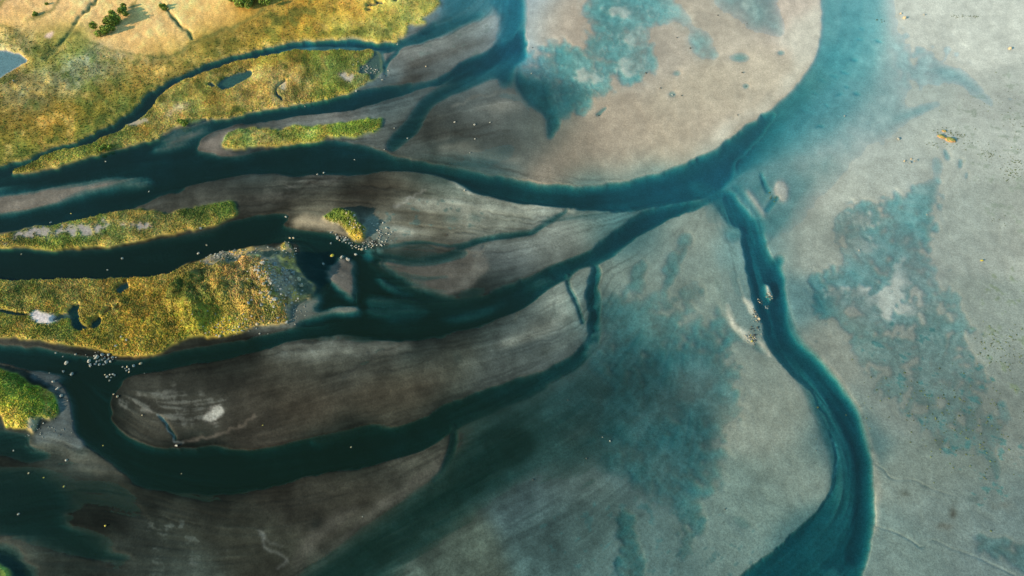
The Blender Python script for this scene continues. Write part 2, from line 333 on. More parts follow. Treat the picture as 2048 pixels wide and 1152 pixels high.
# bottom left flats under thin dark water
poly([(-260,840),(-60,850),(20,862),(60,880),(100,905),(60,915),(0,900),(-60,905),(-260,900)], -0.9, 4)
poly([(-260,940),(0,950),(100,960),(150,1000),(120,1040),(200,1090),(260,1120),(180,1110),(100,1080),(30,1070),(0,1060),(-260,1050)], -0.8, 7)
put(fill([(100,900),(300,960),(560,1000),(420,1060),(250,1040),(140,1000)], 1), -0.07, 16, 0.8)
poly([(-80,1100),(0,1085),(40,1115),(80,1160),(0,1160)], -0.35, 5)
line([(905,850,7),(908,880,12),(898,915,11),(885,940,9),(868,962,5)], -0.38, 1.4)
poly([(540,1200),(600,1160),(680,1110),(780,1040),(830,990),(880,955),(920,900),(1020,850),(1050,900),(950,1000),(840,1050),(760,1100),(700,1200)], -0.28, 12, 0.95)
poly([(930,840),(1050,790),(1200,730),(1260,800),(1200,900),(1120,940),(980,960),(900,940)], -0.2, 16, 0.9)
line([(1040,880,60),(985,920,76),(925,975,80),(860,1032,84),(785,1088,92),(700,1150,100),(640,1200,110)], -0.34, 9, 0.85, 0.8)
poly([(250,965),(450,1003),(700,958),(850,905),(903,862),(908,890),(884,935),(815,988),(720,1058),(595,1150),(560,1210),(300,1210),(330,1100),(280,1010)], 0.10, 2.0, 0.95)
line([(905,850,7),(908,880,11),(898,915,10),(885,940,8),(868,962,4)], -0.38, 1.0)
poly([(98,778),(118,768),(138,788),(146,830),(152,862),(172,886),(120,892),(70,872),(100,848),(118,820)], 0.16, 1.6)
poly([(62,744),(90,736),(122,742),(136,754),(110,766),(80,762)], 0.06, 2.0)
poly([(60,872),(120,886),(180,900),(240,936),(270,962),(200,945),(130,915),(70,895)], 0.09, 3)
# central fan patches
film([(1345,510),(1362,470),(1385,465),(1375,500),(1352,560),(1335,600),(1328,560)], -0.2, 4, 0.2)
film([(1268,535),(1290,515),(1290,545),(1288,580),(1270,590),(1262,560)], -0.16, 4, 0.2)
film([(1320,640),(1350,580),(1400,560),(1420,580),(1385,600),(1360,640),(1330,690),(1250,720),(1230,680),(1280,650)], -0.22, 8, 0.25, 1, 0.35)
film([(1195,620),(1260,590),(1330,600),(1330,690),(1260,740),(1190,720)], -0.16, 12, 0.3, 1, 0.4)
film([(1220,700),(1330,680),(1420,640),(1470,700),(1480,790),(1450,860),(1440,960),(1380,1000),(1300,1000),(1240,900),(1180,860),(1120,880),(1160,800)], -0.26, 13, 0.25, 1, 0.4)
for p in [(1440,820,40,22),(1400,760,40,20),(1330,790,24,20),(1160,870,34,30),(1165,960,40,36),(1330,930,40,40),(1060,1020,40,34)]:
    put(np.exp(-((GX - p[0] + 6 * N14) / p[2]) ** 2 - ((GY - p[1] + 6 * N8) / p[3]) ** 2), -0.03, 2, 0.7)
film([(1205,920),(1225,905),(1250,905),(1280,930),(1290,985),(1270,960),(1240,940),(1215,950)], -0.26, 7, 0.1, 1, 0.4)
film([(1335,975),(1370,985),(1400,1020),(1420,1060),(1400,1070),(1372,1040),(1350,1020)], -0.2, 4, 0.2)
film([(1230,1050),(1265,1040),(1290,1160),(1290,1220),(1260,1220)], -0.2, 4, 0.25)
film([(1360,1040),(1385,1050),(1380,1110),(1362,1120)], -0.14, 3, 0.4)
line([(1425,915,10),(1432,940,12),(1430,965,6)], -0.1, 4); line([(1470,1035,20),(1492,1050,24)], -0.1, 4)
# right channel
river([(1438,378),(1440,395),(1453,415),(1464,440),(1482,462),(1484,490),(1492,530),(1502,570),(1512,610),(1524,650),(1540,690),(1564,725),(1594,755),(1622,790),(1644,820),(1662,860),(1669,900),(1669,940),(1661,975),(1641,1010),(1611,1045),(1570,1082),(1530,1112),(1490,1142),(1460,1180),(1440,1300),(1700,1300),(1725,1160),(1737,1100),(1745,1040),(1745,980),(1740,920),(1725,860),(1705,810),(1680,770),(1640,720),(1600,690),(1580,665),(1570,640),(1570,580),(1562,540),(1540,510),(1530,480),(1522,450),(1502,425),(1482,405),(1472,380)], -1.05)
line([(1400,372,30),(1432,384,30),(1455,412,30),(1472,440,24)], -0.8, 2.5, 0.9)
line([(1470,372,10),(1490,395,10),(1512,425,12),(1525,455,14)], -0.4, 2, 0.8)
line([(1560,520,10),(1545,535,14),(1560,560,12)], -1.0, 2.5, 0.9)
line([(1545,540,20),(1555,600,20),(1578,680,24),(1638,748,28),(1686,812,28),(1714,880,26),(1725,960,24),(1725,1040,24),(1712,1110,26)], -1.8, 3, 0.85)
line([(1585,715,14),(1630,790,20),(1662,850,30),(1684,900,40),(1692,960,42),(1682,1040,46),(1640,1100,50)], -0.60, 5, 0.85)
line([(1600,1130,30),(1650,1110,30),(1690,1060,16)], -0.8, 5, 0.7)
poly([(1435,400),(1420,440),(1445,490),(1470,530),(1490,560),(1500,610),(1470,610),(1450,560),(1440,480)], -0.06, 6)
poly([(1452,462),(1470,450),(1490,460),(1485,475),(1465,480)], -0.2, 4, 0.9)
poly([(1430,600),(1450,640),(1480,670),(1515,690),(1540,710),(1500,690),(1465,670),(1440,640)], -0.22, 3)
poly([(1455,605),(1470,640),(1495,665),(1510,682),(1500,690),(1470,662),(1456,635)], 0.12, 2)
poly([(1488,595),(1500,602),(1513,622),(1508,632),(1496,618)], 0.15, 1.5)
poly([(1528,565),(1538,570),(1546,590),(1540,600),(1530,590)], 0.15, 1.5)
poly([(1690,900),(1705,960),(1700,1020),(1685,1080),(1670,1110),(1680,1040),(1685,980)], -0.7, 4, 0.9)
poly([(1500,430),(1515,450),(1520,480),(1512,500),(1505,470)], -0.55, 3, 0.8)
poly([(1625,1140),(1660,1130),(1690,1145),(1680,1200),(1640,1200)], -0.5, 4, 0.8)
# rills on the right flat
line([(1750,930,2.6),(1768,940,2.4),(1785,958,2.4),(1825,960,2),(1850,972,2),(1880,984,1.8),(1915,995,1)], -0.10, 0.45, 0.8)
line([(1748,1052,2.4),(1790,1065,2.6),(1822,1082,2.8),(1845,1097,2.8),(1865,1082,2.4),(1900,1096,2),(1930,1106,2),(1975,1125,2.6),(2030,1152,2.6)], -0.11, 0.45, 0.8)
line([(1680,764,2),(1720,770,2),(1760,778,2)], 0.02, 0.6, 0.7)
film([(1960,1075),(2060,1085),(2100,1160),(2010,1120),(1960,1110)], -0.12, 5, 0.3)
line([(1975,900,16),(1990,930,20),(1995,960,12)], -0.08, 3, 0.9)

# wisps: current-drawn irregularity where sand and water meet
near = np.exp(-(E / 0.55) ** 2)
FM2 = np.maximum(FM, np.clip(-E * 2, 0, 1) * np.where((GX > 1000) & (GY < 340), 0.2, 0.8)); FM2 = blur(FM2, 4)
E = E + near * FM2 * (0.022 * L2 + 0.014 * L1 + 0.02 * L3) + (1 - FM) * (0.018 * N14 + 0.008 * N3 + 0.010 * N8)
band = np.clip((-0.05 - E) / 0.15, 0, 1) * np.clip((1.3 + E) / 0.3, 0, 1)
E = E + band * (0.06 * L1 + 0.05 * L2) * FM2 * np.clip(-E * 2.5, 0.25, 1) + np.clip((-0.35 - E) / 0.3, 0, 1) * (0.10 * L2 + 0.16 * L3) * (0.25 + 0.75 * FM2)
lace = np.clip(1 - np.abs(noise(55, 2.2)) / 0.22, 0, 1) * np.clip(blur(fill([(1040,100),(1180,20),(1350,0),(1330,140),(1200,240),(1110,290)], 1), 8), 0, 1)
E = E + np.where(E < 0, lace * np.clip(-E, 0, 0.16) * 0.8, 0)
q = np.random.default_rng(17); STR = np.zeros((H, W)); PALE = np.zeros((H, W))
deepm = (E < -0.4).astype(float); wgt = blur(deepm, 9) * np.clip((E + 0.12) / 0.1, 0, 1) * np.clip(FM * 1.3 - 0.1, 0, 1); wgt2 = np.clip(wgt * 1.3 + 0.07 * FM * (E > -0.1) * (FM > 0.45), 0, None); CDF = np.cumsum(wgt2.ravel()); CDF /= CDF[-1]
for k in range(480):
    i0 = min(int(np.searchsorted(CDF, q.random())), W * H - 1)
    y, x = divmod(int(i0), W); n = int(q.uniform(14, 60)); P0 = []
    for sg in (1, -1):
        px_, py_, dx, dy = float(x), float(y), VX[y, x] * sg, VY[y, x] * sg; L = []
        for t in range(n):
            px_ += dx * 2; py_ += dy * 2; i, j = int(py_), int(px_)
            if not (1 < i < H - 2 and 1 < j < W - 2): break
            f = 1 if VX[i, j] * dx + VY[i, j] * dy >= 0 else -1
            dx, dy = VX[i, j] * f + q.normal() * 0.05, VY[i, j] * f + q.normal() * 0.05
            if t % 5 == 4: L.append(((px_ - MG) * 2, (py_ - MG) * 2))
        P0 = L[::-1] + [((x - MG) * 2, (y - MG) * 2)] + P0 if sg == 1 else P0 + L
    if len(P0) < 4: continue
    wd = q.uniform(0.8, 3.8); m = len(P0)
    mk = stroke([(a, b, 0.5 + wd * math.sin(math.pi * t / (m - 1))) for t, (a, b) in enumerate(P0)], 0.9, 0) * q.uniform(0.3, 1.0)
    if q.random() < 0.68: STR = np.maximum(STR, mk)
    else: PALE = np.maximum(PALE, mk)
STR = STR * (1 - 0.8 / (1 + np.exp(-(GX - 900) / 40)) / (1 + np.exp(-(GY - 860) / 30)))
STR = sample(STR, JJ + 0.35 * WX, II + 0.35 * WY); PALE = sample(PALE, JJ + 0.35 * WX, II + 0.35 * WY)
E = E - 0.07 * STR * np.clip(FM * 1.5, 0, 1) + 0.03 * PALE * (E > -0.3)
E = np.maximum(E, -2.0)

# ------------------------------------------------------------------ land
def land_mask(pts, s=1.1, warp=0.4): return np.clip(blur(fill(pts, warp), s), 0, 1)
def inner(m, s): return np.clip((blur((m > 0.5).astype(float), s) - 0.5) * 2, 0, 1)
KEYS = dict(mainland=MAINLAND, a=ISLE_A, b=ISLE_B, c=ISLE_C, d=ISLE_D, e=ISLE_E, f=ISLE_F, g=ISLE_G)
LM = {k: land_mask(v) for k, v in KEYS.items()}
def bump(x, y, sx, sy, rot=0):
    c, s = math.cos(math.radians(rot)), math.sin(math.radians(rot))
    u = (GX - x) * c + (GY - y) * s; v = -(GX - x) * s + (GY - y) * c
    return np.exp(-(u / sx) ** 2 - (v / sy) ** 2)
LH = {}
LH['mainland'] = 0.55 + 0.9 * inner(LM['mainland'], 40) * (1 - bump(0, 130, 150, 70)) - 0.3 * bump(0, 130, 110, 60) + 0.07 * N14 + 0.04 * N3
LH['a'] = 0.48 - 0.30 * bump(470, 160, 60, 30) + 0.25 * inner(LM['a'], 10) + 0.05 * N14 + 0.03 * N3
LH['b'] = 0.55 + 0.35 * inner(LM['b'], 6) + 0.05 * N8
LH['c'] = 0.45 + 0.4 * inner(LM['c'], 8) + 0.05 * N8
ridge = 2.5 * blur(fill([(385,556),(425,533),(468,525),(500,528),(524,530),(556,538),(584,552),(602,578),(590,606),(540,616),(480,628),(430,645),(375,650),(340,620),(355,580)], 1.6), 3.2) * (1 + 0.10 * N8) + 1.6 * bump(535, 572, 34, 24, 35) + 1.6 * bump(470, 600, 90, 40, -8) + 1.0 * bump(330, 620, 90, 40, -25)
LH['d'] = 0.5 + 0.5 * inner(LM['d'], 12) + ridge + 0.1 * N14 + 0.30 * N8 * np.clip(ridge / 3, 0, 1)
LH['e'] = 0.6 + 1.0 * inner(LM['e'], 9) + 0.16 * N8 + 0.08 * N3
LH['f'] = 0.5 + 0.5 * inner(LM['f'], 3) + 1.7 * bump(716, 452, 20, 13, 62) + 1.2 * bump(680, 430, 26, 7, 10) + 0.25 * N3
LH['g'] = 1.0 + 0 * GX
GR = np.zeros((H, W)); LAND = np.zeros((H, W))
for k, m in LM.items():
    E = E + (LH[k] - E) * m; LAND = np.maximum(LAND, m)
GR = LAND.copy()
def cut(m, v, s=0.7):
    """hollow in the land: lowers it and takes the turf off"""
    global E, GR
    b = np.clip(blur(m, s), 0, 1); E = E + (v - E) * b; GR = GR * (1 - np.clip(b * 1.4, 0, 1))
# ponds and ditches
cut(fill([(-200,90),(-60,98),(0,99),(20,103),(40,110),(54,118),(57,124),(40,134),(20,144),(0,156),(-60,175),(-200,200)], 0.3), -0.16, 0.7)
cut(fill([(433,170),(448,157),(468,148),(488,142),(503,141),(503,152),(490,161),(472,168),(457,176),(442,178)], 0.2), -0.28, 0.5)
cut(fill([(412,170),(422,168),(432,173),(425,176)], 0.3), -0.4)
DITCH = np.zeros((H, W))
for q in ([(214,-20,6),(202,0,6),(165,40,7),(141,70,7),(118,95,9),(97,118,10)], [(327,16,8),(338,28,7),(358,47,6),(376,64,6),(387,78,4)]):
    DITCH = np.maximum(DITCH, stroke(q, 0.5, 0.45))
E = E - 0.55 * blur(DITCH, 0.5) * (0.8 + 0.25 * N3)
cut(stroke([(571,163,4),(558,172,4),(552,180,4),(554,190,5),(561,196,6),(564,201,5)], 0.3, 0.12), -0.2, 0.5)
for q in [[(733,14,4),(742,12,5),(749,12,4)],[(752,6,4),(762,7,5),(766,8,4)],[(745,12,4),(754,11,5)],[(732,22,4),(741,21,4)],[(788,2,4),(794,2,4)]]:
    cut(stroke(q, 0.3, 0.1), -0.4, 0.5)
cut(fill([(135,623),(148,613),(162,611),(164,632),(169,645),(180,656),(172,659),(155,658),(146,650),(142,632)], 0.3), -0.7)
cut(fill([(106,640),(118,630),(135,626),(146,632),(130,638),(112,642)], 0.3), -0.15)
cut(fill([(183,655),(190,640),(200,633),(208,645),(200,655),(190,658)], 0.3), -0.6)
cut(stroke([(211,628,7),(218,622,7),(224,619,6)], 0.3, 0.12), -0.5, 0.5)
cut(stroke([(236,619,6),(241,616,6)], 0.3, 0.12), -0.4, 0.5)
cut(fill([(232,580),(240,572),(254,566),(258,578),(246,588),(236,588)], 0.3), -0.3)
cut(stroke([(-60,618,9),(0,623,8),(20,626,9),(40,630,8),(57,632,5)], 0.3, 0.12), -0.35, 0.5)
# sunken wet corner and reed bed ending isle A; its dark stands in for bank shadow
cut(fill([(746,100),(760,104),(764,125),(763,150),(748,160),(735,150),(715,148),(722,138),(735,128),(744,114)], 0.4), -0.12, 1.0)

# ------------------------------------------------------------------ ground colours; sky glare on wet sand partly painted into the sand tones
KS, KG = 1.0, 1.0          # daylight factors between surface colour and picture reading
SAND = [(840,170,118,136,138),(760,190,100,116,118),(920,145,130,150,152),(990,100,150,172,176),(1020,60,180,200,204),(1025,10,190,205,208),(650,320,70,80,78),(500,325,62,70,68),(300,320,60,68,66),(960,345,66,90,90),(600,95,120,138,136),(700,92,130,145,142),(500,108,80,104,106),(400,142,64,88,90),(300,195,48,66,66),(200,270,40,56,54),(840,75,140,160,160),(930,40,130,165,170),(1100,60,190,180,165),(1250,280,186,177,160),(1400,200,195,188,170),(1550,150,203,196,178),(1600,60,208,199,186),(1450,40,207,200,184),(1150,310,150,141,126),(1100,350,155,146,132),(1250,350,194,184,166),(1340,300,200,190,170),(1300,100,190,185,172),(1420,280,200,190,172),
 (1000,200,97,90,82),(1000,300,100,95,88),(950,260,78,72,65),(1060,270,100,95,85),(880,230,74,69,62),(860,300,82,77,69),(800,230,105,98,88),(700,230,140,130,118),(600,240,125,115,105),(950,80,165,160,150),(880,110,155,146,134),(820,110,170,160,148),(870,140,70,63,57),(940,95,90,82,74),(1000,50,165,168,160),(820,155,82,75,68),(960,200,110,104,97),
 (1900,60,216,209,196),(1800,200,200,200,188),(2000,250,208,203,190),(1900,300,198,195,182),(1750,330,196,194,182),(1700,370,190,186,172),(1620,480,174,173,160),(1950,450,184,184,172),(2020,450,192,188,174),(1650,700,164,163,150),(1950,650,170,172,160),(1800,800,156,157,145),(1850,950,146,148,135),(2000,800,154,154,142),(1800,1100,135,141,130),(2000,1100,126,130,122),(1900,1030,135,138,128),(1700,80,215,210,196),(1680,250,200,198,188),(1760,560,178,178,168),(1860,740,162,163,152),
 (1560,850,158,158,143),(1500,720,153,154,140),(1600,950,148,152,138),(1450,1050,122,131,120),(1300,1100,107,119,110),(1500,1000,132,139,126),(1540,380,175,175,162),
 (1380,450,160,162,148),(1330,520,146,152,140),(1250,560,145,148,134),(1400,600,148,152,138),(1300,640,134,140,128),(1230,720,88,100,95),(1260,770,62,74,71),(1180,800,58,70,67),(1150,880,48,58,54),(1040,860,46,56,52),(1300,860,86,98,93),(1400,720,115,123,115),(1480,650,124,129,118),(1180,560,142,141,128),
 (1100,900,62,74,68),(1000,950,58,70,64),(900,1080,82,87,78),(850,1100,76,83,76),(1150,960,90,95,87),(1250,900,86,101,95),(1300,950,102,114,107),(1200,1050,90,102,94),(1100,1050,76,88,82),(1060,1000,82,90,87),
 (1150,440,168,162,146),(1000,440,163,160,142),(850,430,154,148,132),(930,400,134,126,110),(800,400,76,68,58),(700,400,56,50,43),(600,380,74,68,60),(500,400,80,73,65),(400,400,84,77,69),(1100,480,137,133,122),(1000,520,100,95,89),(900,550,80,75,70),(1050,650,112,112,103),
 (1100,600,138,136,123),(1150,620,147,144,131),(1050,680,100,98,90),(900,720,88,84,74),(750,700,98,93,84),(650,720,86,80,71),(800,800,70,63,53),(600,800,69,61,52),(500,850,68,59,51),(400,800,75,68,60),(300,830,72,65,57),(1000,740,90,87,79),(1120,690,95,94,87),(330,760,60,56,50),
 (680,550,86,81,77),(690,580,90,84,80),(250,950,44,46,40),(400,1050,54,52,45),(500,1080,58,55,47),(600,1000,56,51,44),(800,920,74,69,61),(850,890,86,79,69),(700,1000,60,54,46),(300,1100,48,50,45),(100,1080,46,52,47),(50,1020,18,22,18),(150,1040,22,25,21),(60,960,24,28,24),(150,900,76,78,72),(100,900,60,64,59),(360,1130,80,83,76),(30,1080,95,88,78),
 (100,390,106,98,90),(30,410,96,88,80),(250,375,98,90,82),(400,280,98,90,82),(430,300,108,98,90),(640,445,150,138,118),(750,460,158,156,142),(800,450,160,156,141),(600,630,104,101,94),
 (150,330,60,62,58),(400,330,50,50,46),(600,320,50,52,48),(300,520,32,34,30),(100,530,30,33,29),(500,470,40,38,33),(650,500,34,36,32),(740,570,38,38,33),(800,640,48,52,48),(950,620,60,66,62),(400,715,40,40,35),(150,720,26,30,26),(180,830,25,29,25),(745,545,24,25,22),(785,565,30,30,27),(820,530,46,46,42),(760,515,44,43,39),(860,560,52,50,47),(880,620,32,37,35),(960,612,42,48,46),(850,655,42,46,44),(1000,600,58,64,60),(700,640,28,31,28),(720,560,24,26,23),(760,625,40,46,44),(830,650,44,50,48),(900,615,56,62,58),(400,940,22,27,23),(700,890,34,38,33),(900,845,60,66,60),(120,690,84,76,68),
 (1180,395,90,120,115),(1300,380,100,135,132),(900,345,70,90,85),(1250,470,80,108,104),(1190,620,60,85,82),(1550,620,110,130,124),(1680,880,100,116,110),(1640,1080,90,112,106),(1510,480,130,150,142),(1450,350,120,150,146)]
SA = spread(SAND, 42)
def tone(m, rgb, op=1.0, s=1.5):
    global SA
    b = np.clip(blur(m, s) * op, 0, 1)[..., None]; SA = SA * (1 - b) + lin(rgb) * b
tone(fill([(400,838),(420,815),(440,806),(452,818),(445,832),(420,842)], 1), (165,150,138), 0.75 * np.clip(0.8 + 0.5 * L1, 0, 1), 1.5)
tone(fill([(250,800),(300,785),(380,775),(450,798),(458,830),(400,848),(330,835),(270,825)], 1.5), (112,108,100), 0.6 * np.clip(0.25 + 0.55 * L1 + 0.45 * N3, 0, 1), 1.2)
tone(fill([(240,775),(330,752),(450,742),(560,720),(640,730),(560,770),(440,790),(330,780)], 1.5), (50,48,42), 0.6 * np.clip(0.5 + 0.5 * L4, 0, 1), 4)
tone(stroke([(1040,880,70),(985,920,86),(925,975,90),(860,1032,94),(785,1088,100),(700,1150,110),(640,1200,120)], 0.8), (42,54,50), 0.75, 6)
tone(fill([(98,778),(118,768),(138,788),(146,830),(152,862),(172,886),(120,892),(70,872),(100,848),(118,820)], 0.6), (98,102,100), 0.85, 1.5)
tone(fill([(62,744),(90,736),(122,742),(136,754),(110,766),(80,762)], 0.6), (92,102,104), 0.8, 1.5)
tone(fill([(60,872),(120,886),(180,900),(240,936),(270,962),(200,945),(130,915),(70,895)], 1), (92,90,80), 0.7, 3)
tone(fill([(404,840),(412,828),(425,818),(440,811),(451,818),(453,826),(440,835),(420,842)], 0.5), (176,166,154), 0.9 * np.clip(0.85 + 0.25 * L1, 0, 1), 0.6)
tone(fill([(640,1130),(690,1070),(760,1010),(840,950),(890,905),(880,935),(815,985),(720,1055),(620,1140)], 0.6), (88,82,74), 0.6, 3)
tone(fill([(560,800),(700,770),(860,740),(900,790),(760,830),(600,850)], 1.5), (64,54,44), 0.5, 8)
tone(fill([(285,820),(300,817),(308,823),(295,826)], 0.5), (120,112,104), 0.6, 1)
tone(stroke([(318,832,3),(336,855,3.4),(352,878,3.4),(372,884,3)], 0.5), (130,135,132), 0.8, 0.4)
tone(stroke([(352,888,3),(400,876,4),(445,866,4),(480,852,4),(512,828,3)], 0.6), (120,105,92), 0.7, 0.8)
tone(stroke([(514,1066,3),(528,1075,5),(532,1092,5),(545,1096,4),(562,1106,4),(575,1115,4),(572,1128,4),(555,1134,3)], 0.6), (120,118,112), 0.55, 1.0)
tone(stroke([(566,1090,2),(528,1078,2)], 0.6), (120,118,112), 0.5, 1.0)
tone(stroke([(590,1130,10),(640,1070,22),(700,1020,12),(715,1012,4)], 0.8), (92,86,78), 0.5 , 4)
tone(stroke([(785,412,3),(800,405,3.2),(830,392,3),(850,384,2)], 0.5), (165,155,145), 0.7, 0.5)
tone(stroke([(560,392,3),(600,362,6),(640,350,8),(700,345,3)], 0.8), (130,126,118), 0.5 * np.clip(0.6 + 0.7 * L1, 0, 1), 1)
tone(fill([(555,700),(600,686),(650,672),(700,676),(690,692),(620,705),(570,722)], 1), (112,112,104), 0.6 * np.clip(0.7 + 0.5 * N3, 0, 1), 3)
tone(fill([(585,620),(610,605),(634,590),(641,602),(628,614),(600,640),(580,650)], 0.6), (135,132,122), 0.6, 2)
tone(fill([(1560,80),(1620,20),(1642,60),(1630,110),(1570,180),(1500,235),(1440,280),(1400,300),(1460,250),(1540,190),(1590,130)], 1), (226,214,196), 0.6, 4)
tone(stroke([(1640,720,6),(1690,775,7),(1722,840,7),(1745,910,7),(1752,980,7),(1748,1060,7)], 0.6), (178,168,150), 0.6, 2)
tone(stroke([(1668,870,3),(1673,905,3),(1671,945,3),(1660,985,3)], 0.6), (190,195,182), 0.7, 0.7)
tone(stroke([(900,362,4),(950,388,5),(1010,406,5),(1070,414,5),(1150,423,4)], 0.6), (190,182,165), 0.7, 1.2)
tone(stroke([(1060,362,4),(1130,380,5),(1200,374,5),(1290,355,5),(1380,322,5),(1460,276,4)], 0.6), (205,195,178), 0.5, 2)
for q in [[(1455,605),(1470,640),(1495,665),(1510,682),(1500,690),(1470,662),(1456,635)],[(1488,595),(1500,602),(1513,622),(1508,632),(1496,618)],[(1528,565),(1538,570),(1546,590),(1540,600),(1530,590)],[(1512,680),(1530,690),(1542,710),(1525,700)]]:
    tone(fill(q, 0.5), (196,186,168), 0.9, 1.2)
tone(fill([(1740,520),(1560,720),(1600,720),(1640,560)], 1), (190,186,170), 0.0, 3)
tone(stroke([(745,505,6),(790,515,10),(845,520,12),(902,507,12),(929,491,11),(960,480,11),(990,474,11),(1024,470,11),(1064,463,9),(1097,444,8),(1117,431,7),(1134,421,5)], 0.6), (52,60,58), 0.75, 1.5)
tone(stroke([(745,500,4),(800,488,6),(832,485,6),(870,488,5),(905,491,5),(930,486,6)], 0.6), (70,76,72), 0.7, 1)
tone(stroke([(1134,547,7),(1137,572,7),(1150,595,7),(1158,620,7),(1165,645,6)], 0.6), (66,84,82), 0.7, 1)
for q, w, c in [([(1478,392),(1490,402),(1502,420),(1514,436)], 3, (196,206,196)), ([(1440,415),(1434,440),(1446,470),(1462,492),(1474,520)], 5, (96,118,114)), ([(1452,440),(1462,462),(1484,462)], 3, (170,180,168)), ([(1480,560),(1490,600),(1512,640)], 3, (176,176,160)), ([(1436,560),(1452,610),(1480,652),(1520,690)], 6, (104,118,110)), ([(1545,470),(1530,500),(1548,530)], 5, (70,100,100)), ([(1610,735),(1640,780),(1662,830)], 3, (190,190,174))]:
    tone(stroke([(a, b, w) for a, b in q], 0.9, 0.3), c, 0.6, 0.8)
for q, c, o, sg in [([(820,255),(880,232),(960,240),(1030,275),(1050,300),(980,305),(900,292),(840,285)], (56,52,44), .38, 7), ([(800,130),(840,112),(930,75),(975,66),(985,85),(920,110),(870,150),(800,170)], (64,57,50), .7, 5), ([(860,170),(930,128),(960,125),(930,150),(880,185)], (66,60,52), .6, 4),
    ([(955,215),(1010,196),(1050,210),(1010,232),(970,240)], (140,134,124), .6, 4), ([(870,292),(960,318),(1040,335),(1060,322),(960,300),(900,280)], (128,122,110), .45, 4), ([(780,70),(860,60),(960,30),(1000,40),(940,62),(860,85),(800,105)], (172,168,158), .5, 5),
    ([(480,395),(560,375),(640,352),(700,350),(660,372),(580,395),(520,412)], (98,92,84), .6, 4), ([(560,425),(640,405),(740,400),(800,392),(880,372),(860,360),(760,360),(660,385),(560,410)], (50,44,36), .55, 5), ([(780,420),(880,372),(960,395),(1060,420),(1000,450),(880,470),(800,470)], (168,164,150), .45, 6),
    ([(560,700),(600,684),(720,676),(820,684),(800,700),(700,708),(600,716)], (120,118,108), .5, 4), ([(1000,690),(1060,660),(1100,610),(1130,580),(1140,620),(1100,660),(1050,700)], (152,148,134), .4, 6), ([(640,760),(720,735),(800,690),(770,740),(690,780)], (52,50,44), .5, 5), ([(1040,690),(1100,690),(1160,650),(1150,690),(1080,720),(1000,740)], (70,74,68), .5, 5)]:
    f = blur(fill(q, 1), sg); tone(np.clip(f * (1 + 0.35 * L4 + 0.3 * L2 + 0.2 * N8), 0, 1), c, o, 0.5)
for q, w, c in [([(548,398),(590,385),(622,366),(655,352)], 3, (40,36,30)), ([(600,402),(650,378),(690,352)], 2.4, (44,40,34)), ([(520,412),(580,398),(640,376)], 2, (48,44,38)), ([(650,396),(720,384),(800,372)], 2, (44,38,32)), ([(836,300),(900,312),(980,330),(1060,352)], 2.6, (60,60,54)), ([(900,270),(960,272),(1020,262)], 3, (56,52,46)), ([(905,215),(950,190),(1000,180)], 3, (120,116,108)), ([(1030,640),(1050,600),(1075,570)], 8, (92,96,88)), ([(1100,650),(1108,610),(1106,575)], 5, (92,96,90)), ([(690,758),(730,728),(770,700),(800,690)], 10, (62,60,54))]:
    tone(stroke([(a, b, w * math.sin(math.pi * (i + 0.6) / (len(q) + 0.2)) + 0.6) for i, (a, b) in enumerate(q)], 0.9), c, 0.7, 0.6)
# seaweed mats and stains lying on the flats
weed = np.clip((N3 + 0.5 * L1 - 1.0) * 1.3, 0, 1)
for q, c, o in [([(1930,180),(2100,160),(2100,480),(1980,430),(1940,320)], (140,146,128), .55), ([(1960,560),(2100,520),(2100,780),(1990,760),(1950,660)], (118,128,98), .6),
                ([(1760,640),(1960,700),(2060,900),(1990,1000),(1860,860),(1740,740)], (82,122,118), .8), ([(770,420),(900,400),(980,440),(900,470),(790,470)], (90,105,98), .85),
                ([(1100,1040),(1250,1000),(1500,1060),(1480,1160),(1180,1160)], (62,98,98), .6), ([(300,1040),(440,1080),(420,1160),(320,1160)], (100,104,98), .3),
                ([(655,690),(700,690),(715,710),(670,722)], (52,56,50), .9), ([(840,0),(1000,0),(980,110),(800,130)], (95,105,100), .5)]:
    tone(fill(q, 2) , c, o * weed, 0.5)
for x, y, sx, sy, c in [(1810,988,8,5,(78,78,68)),(1906,1027,7,12,(78,74,64)),(1890,1052,16,7,(105,104,94)),(1945,997,12,9,(95,108,104)),(893,470,4,2.5,(70,58,45)),(906,438,16,10,(112,122,112)),(950,436,12,7,(118,130,120)),(632,1048,12,12,(40,42,38)),(1880,880,8,14,(95,108,100)),(2010,1010,14,9,(110,112,104)),(915,715,9,13,(66,72,66))]:
    tone(np.exp(-(((GX-x)/sx)**2+((GY-y)/sy)**2)*np.clip(1+0.3*N3,0.3,2)), c, 0.8, 0.7)
fm = np.clip(sum(FILMS), 0, 1); SA = SA * np.exp(fm * np.clip(0.12 * RAG + 0.08 * N8 - 0.06, -0.5, 0.12))[..., None]
silt = np.clip(blur((E < -0.22).astype(float), 5) * 1.5 + 0.25 * L2 * blur((E < -0.22).astype(float), 7), 0, 1) * np.clip(FM * 1.15 - 0.1, 0, 1)
SA = SA * (1 - 0.55 * silt)[..., None]                       # dark river silt lines the channels
SA = SA * (1 - 0.46 * STR + 0.30 * PALE)[..., None]
SA = SA * (1 + (fm * np.clip(blur(fill([(1020,-100),(1420,-100),(1420,130),(1300,180),(1120,290),(1040,240)], 1), 15), 0, 1))[..., None] * np.array((0.10, 0.30, 0.36)))   # blue sky reflection painted into the bed under the upper bar's pools
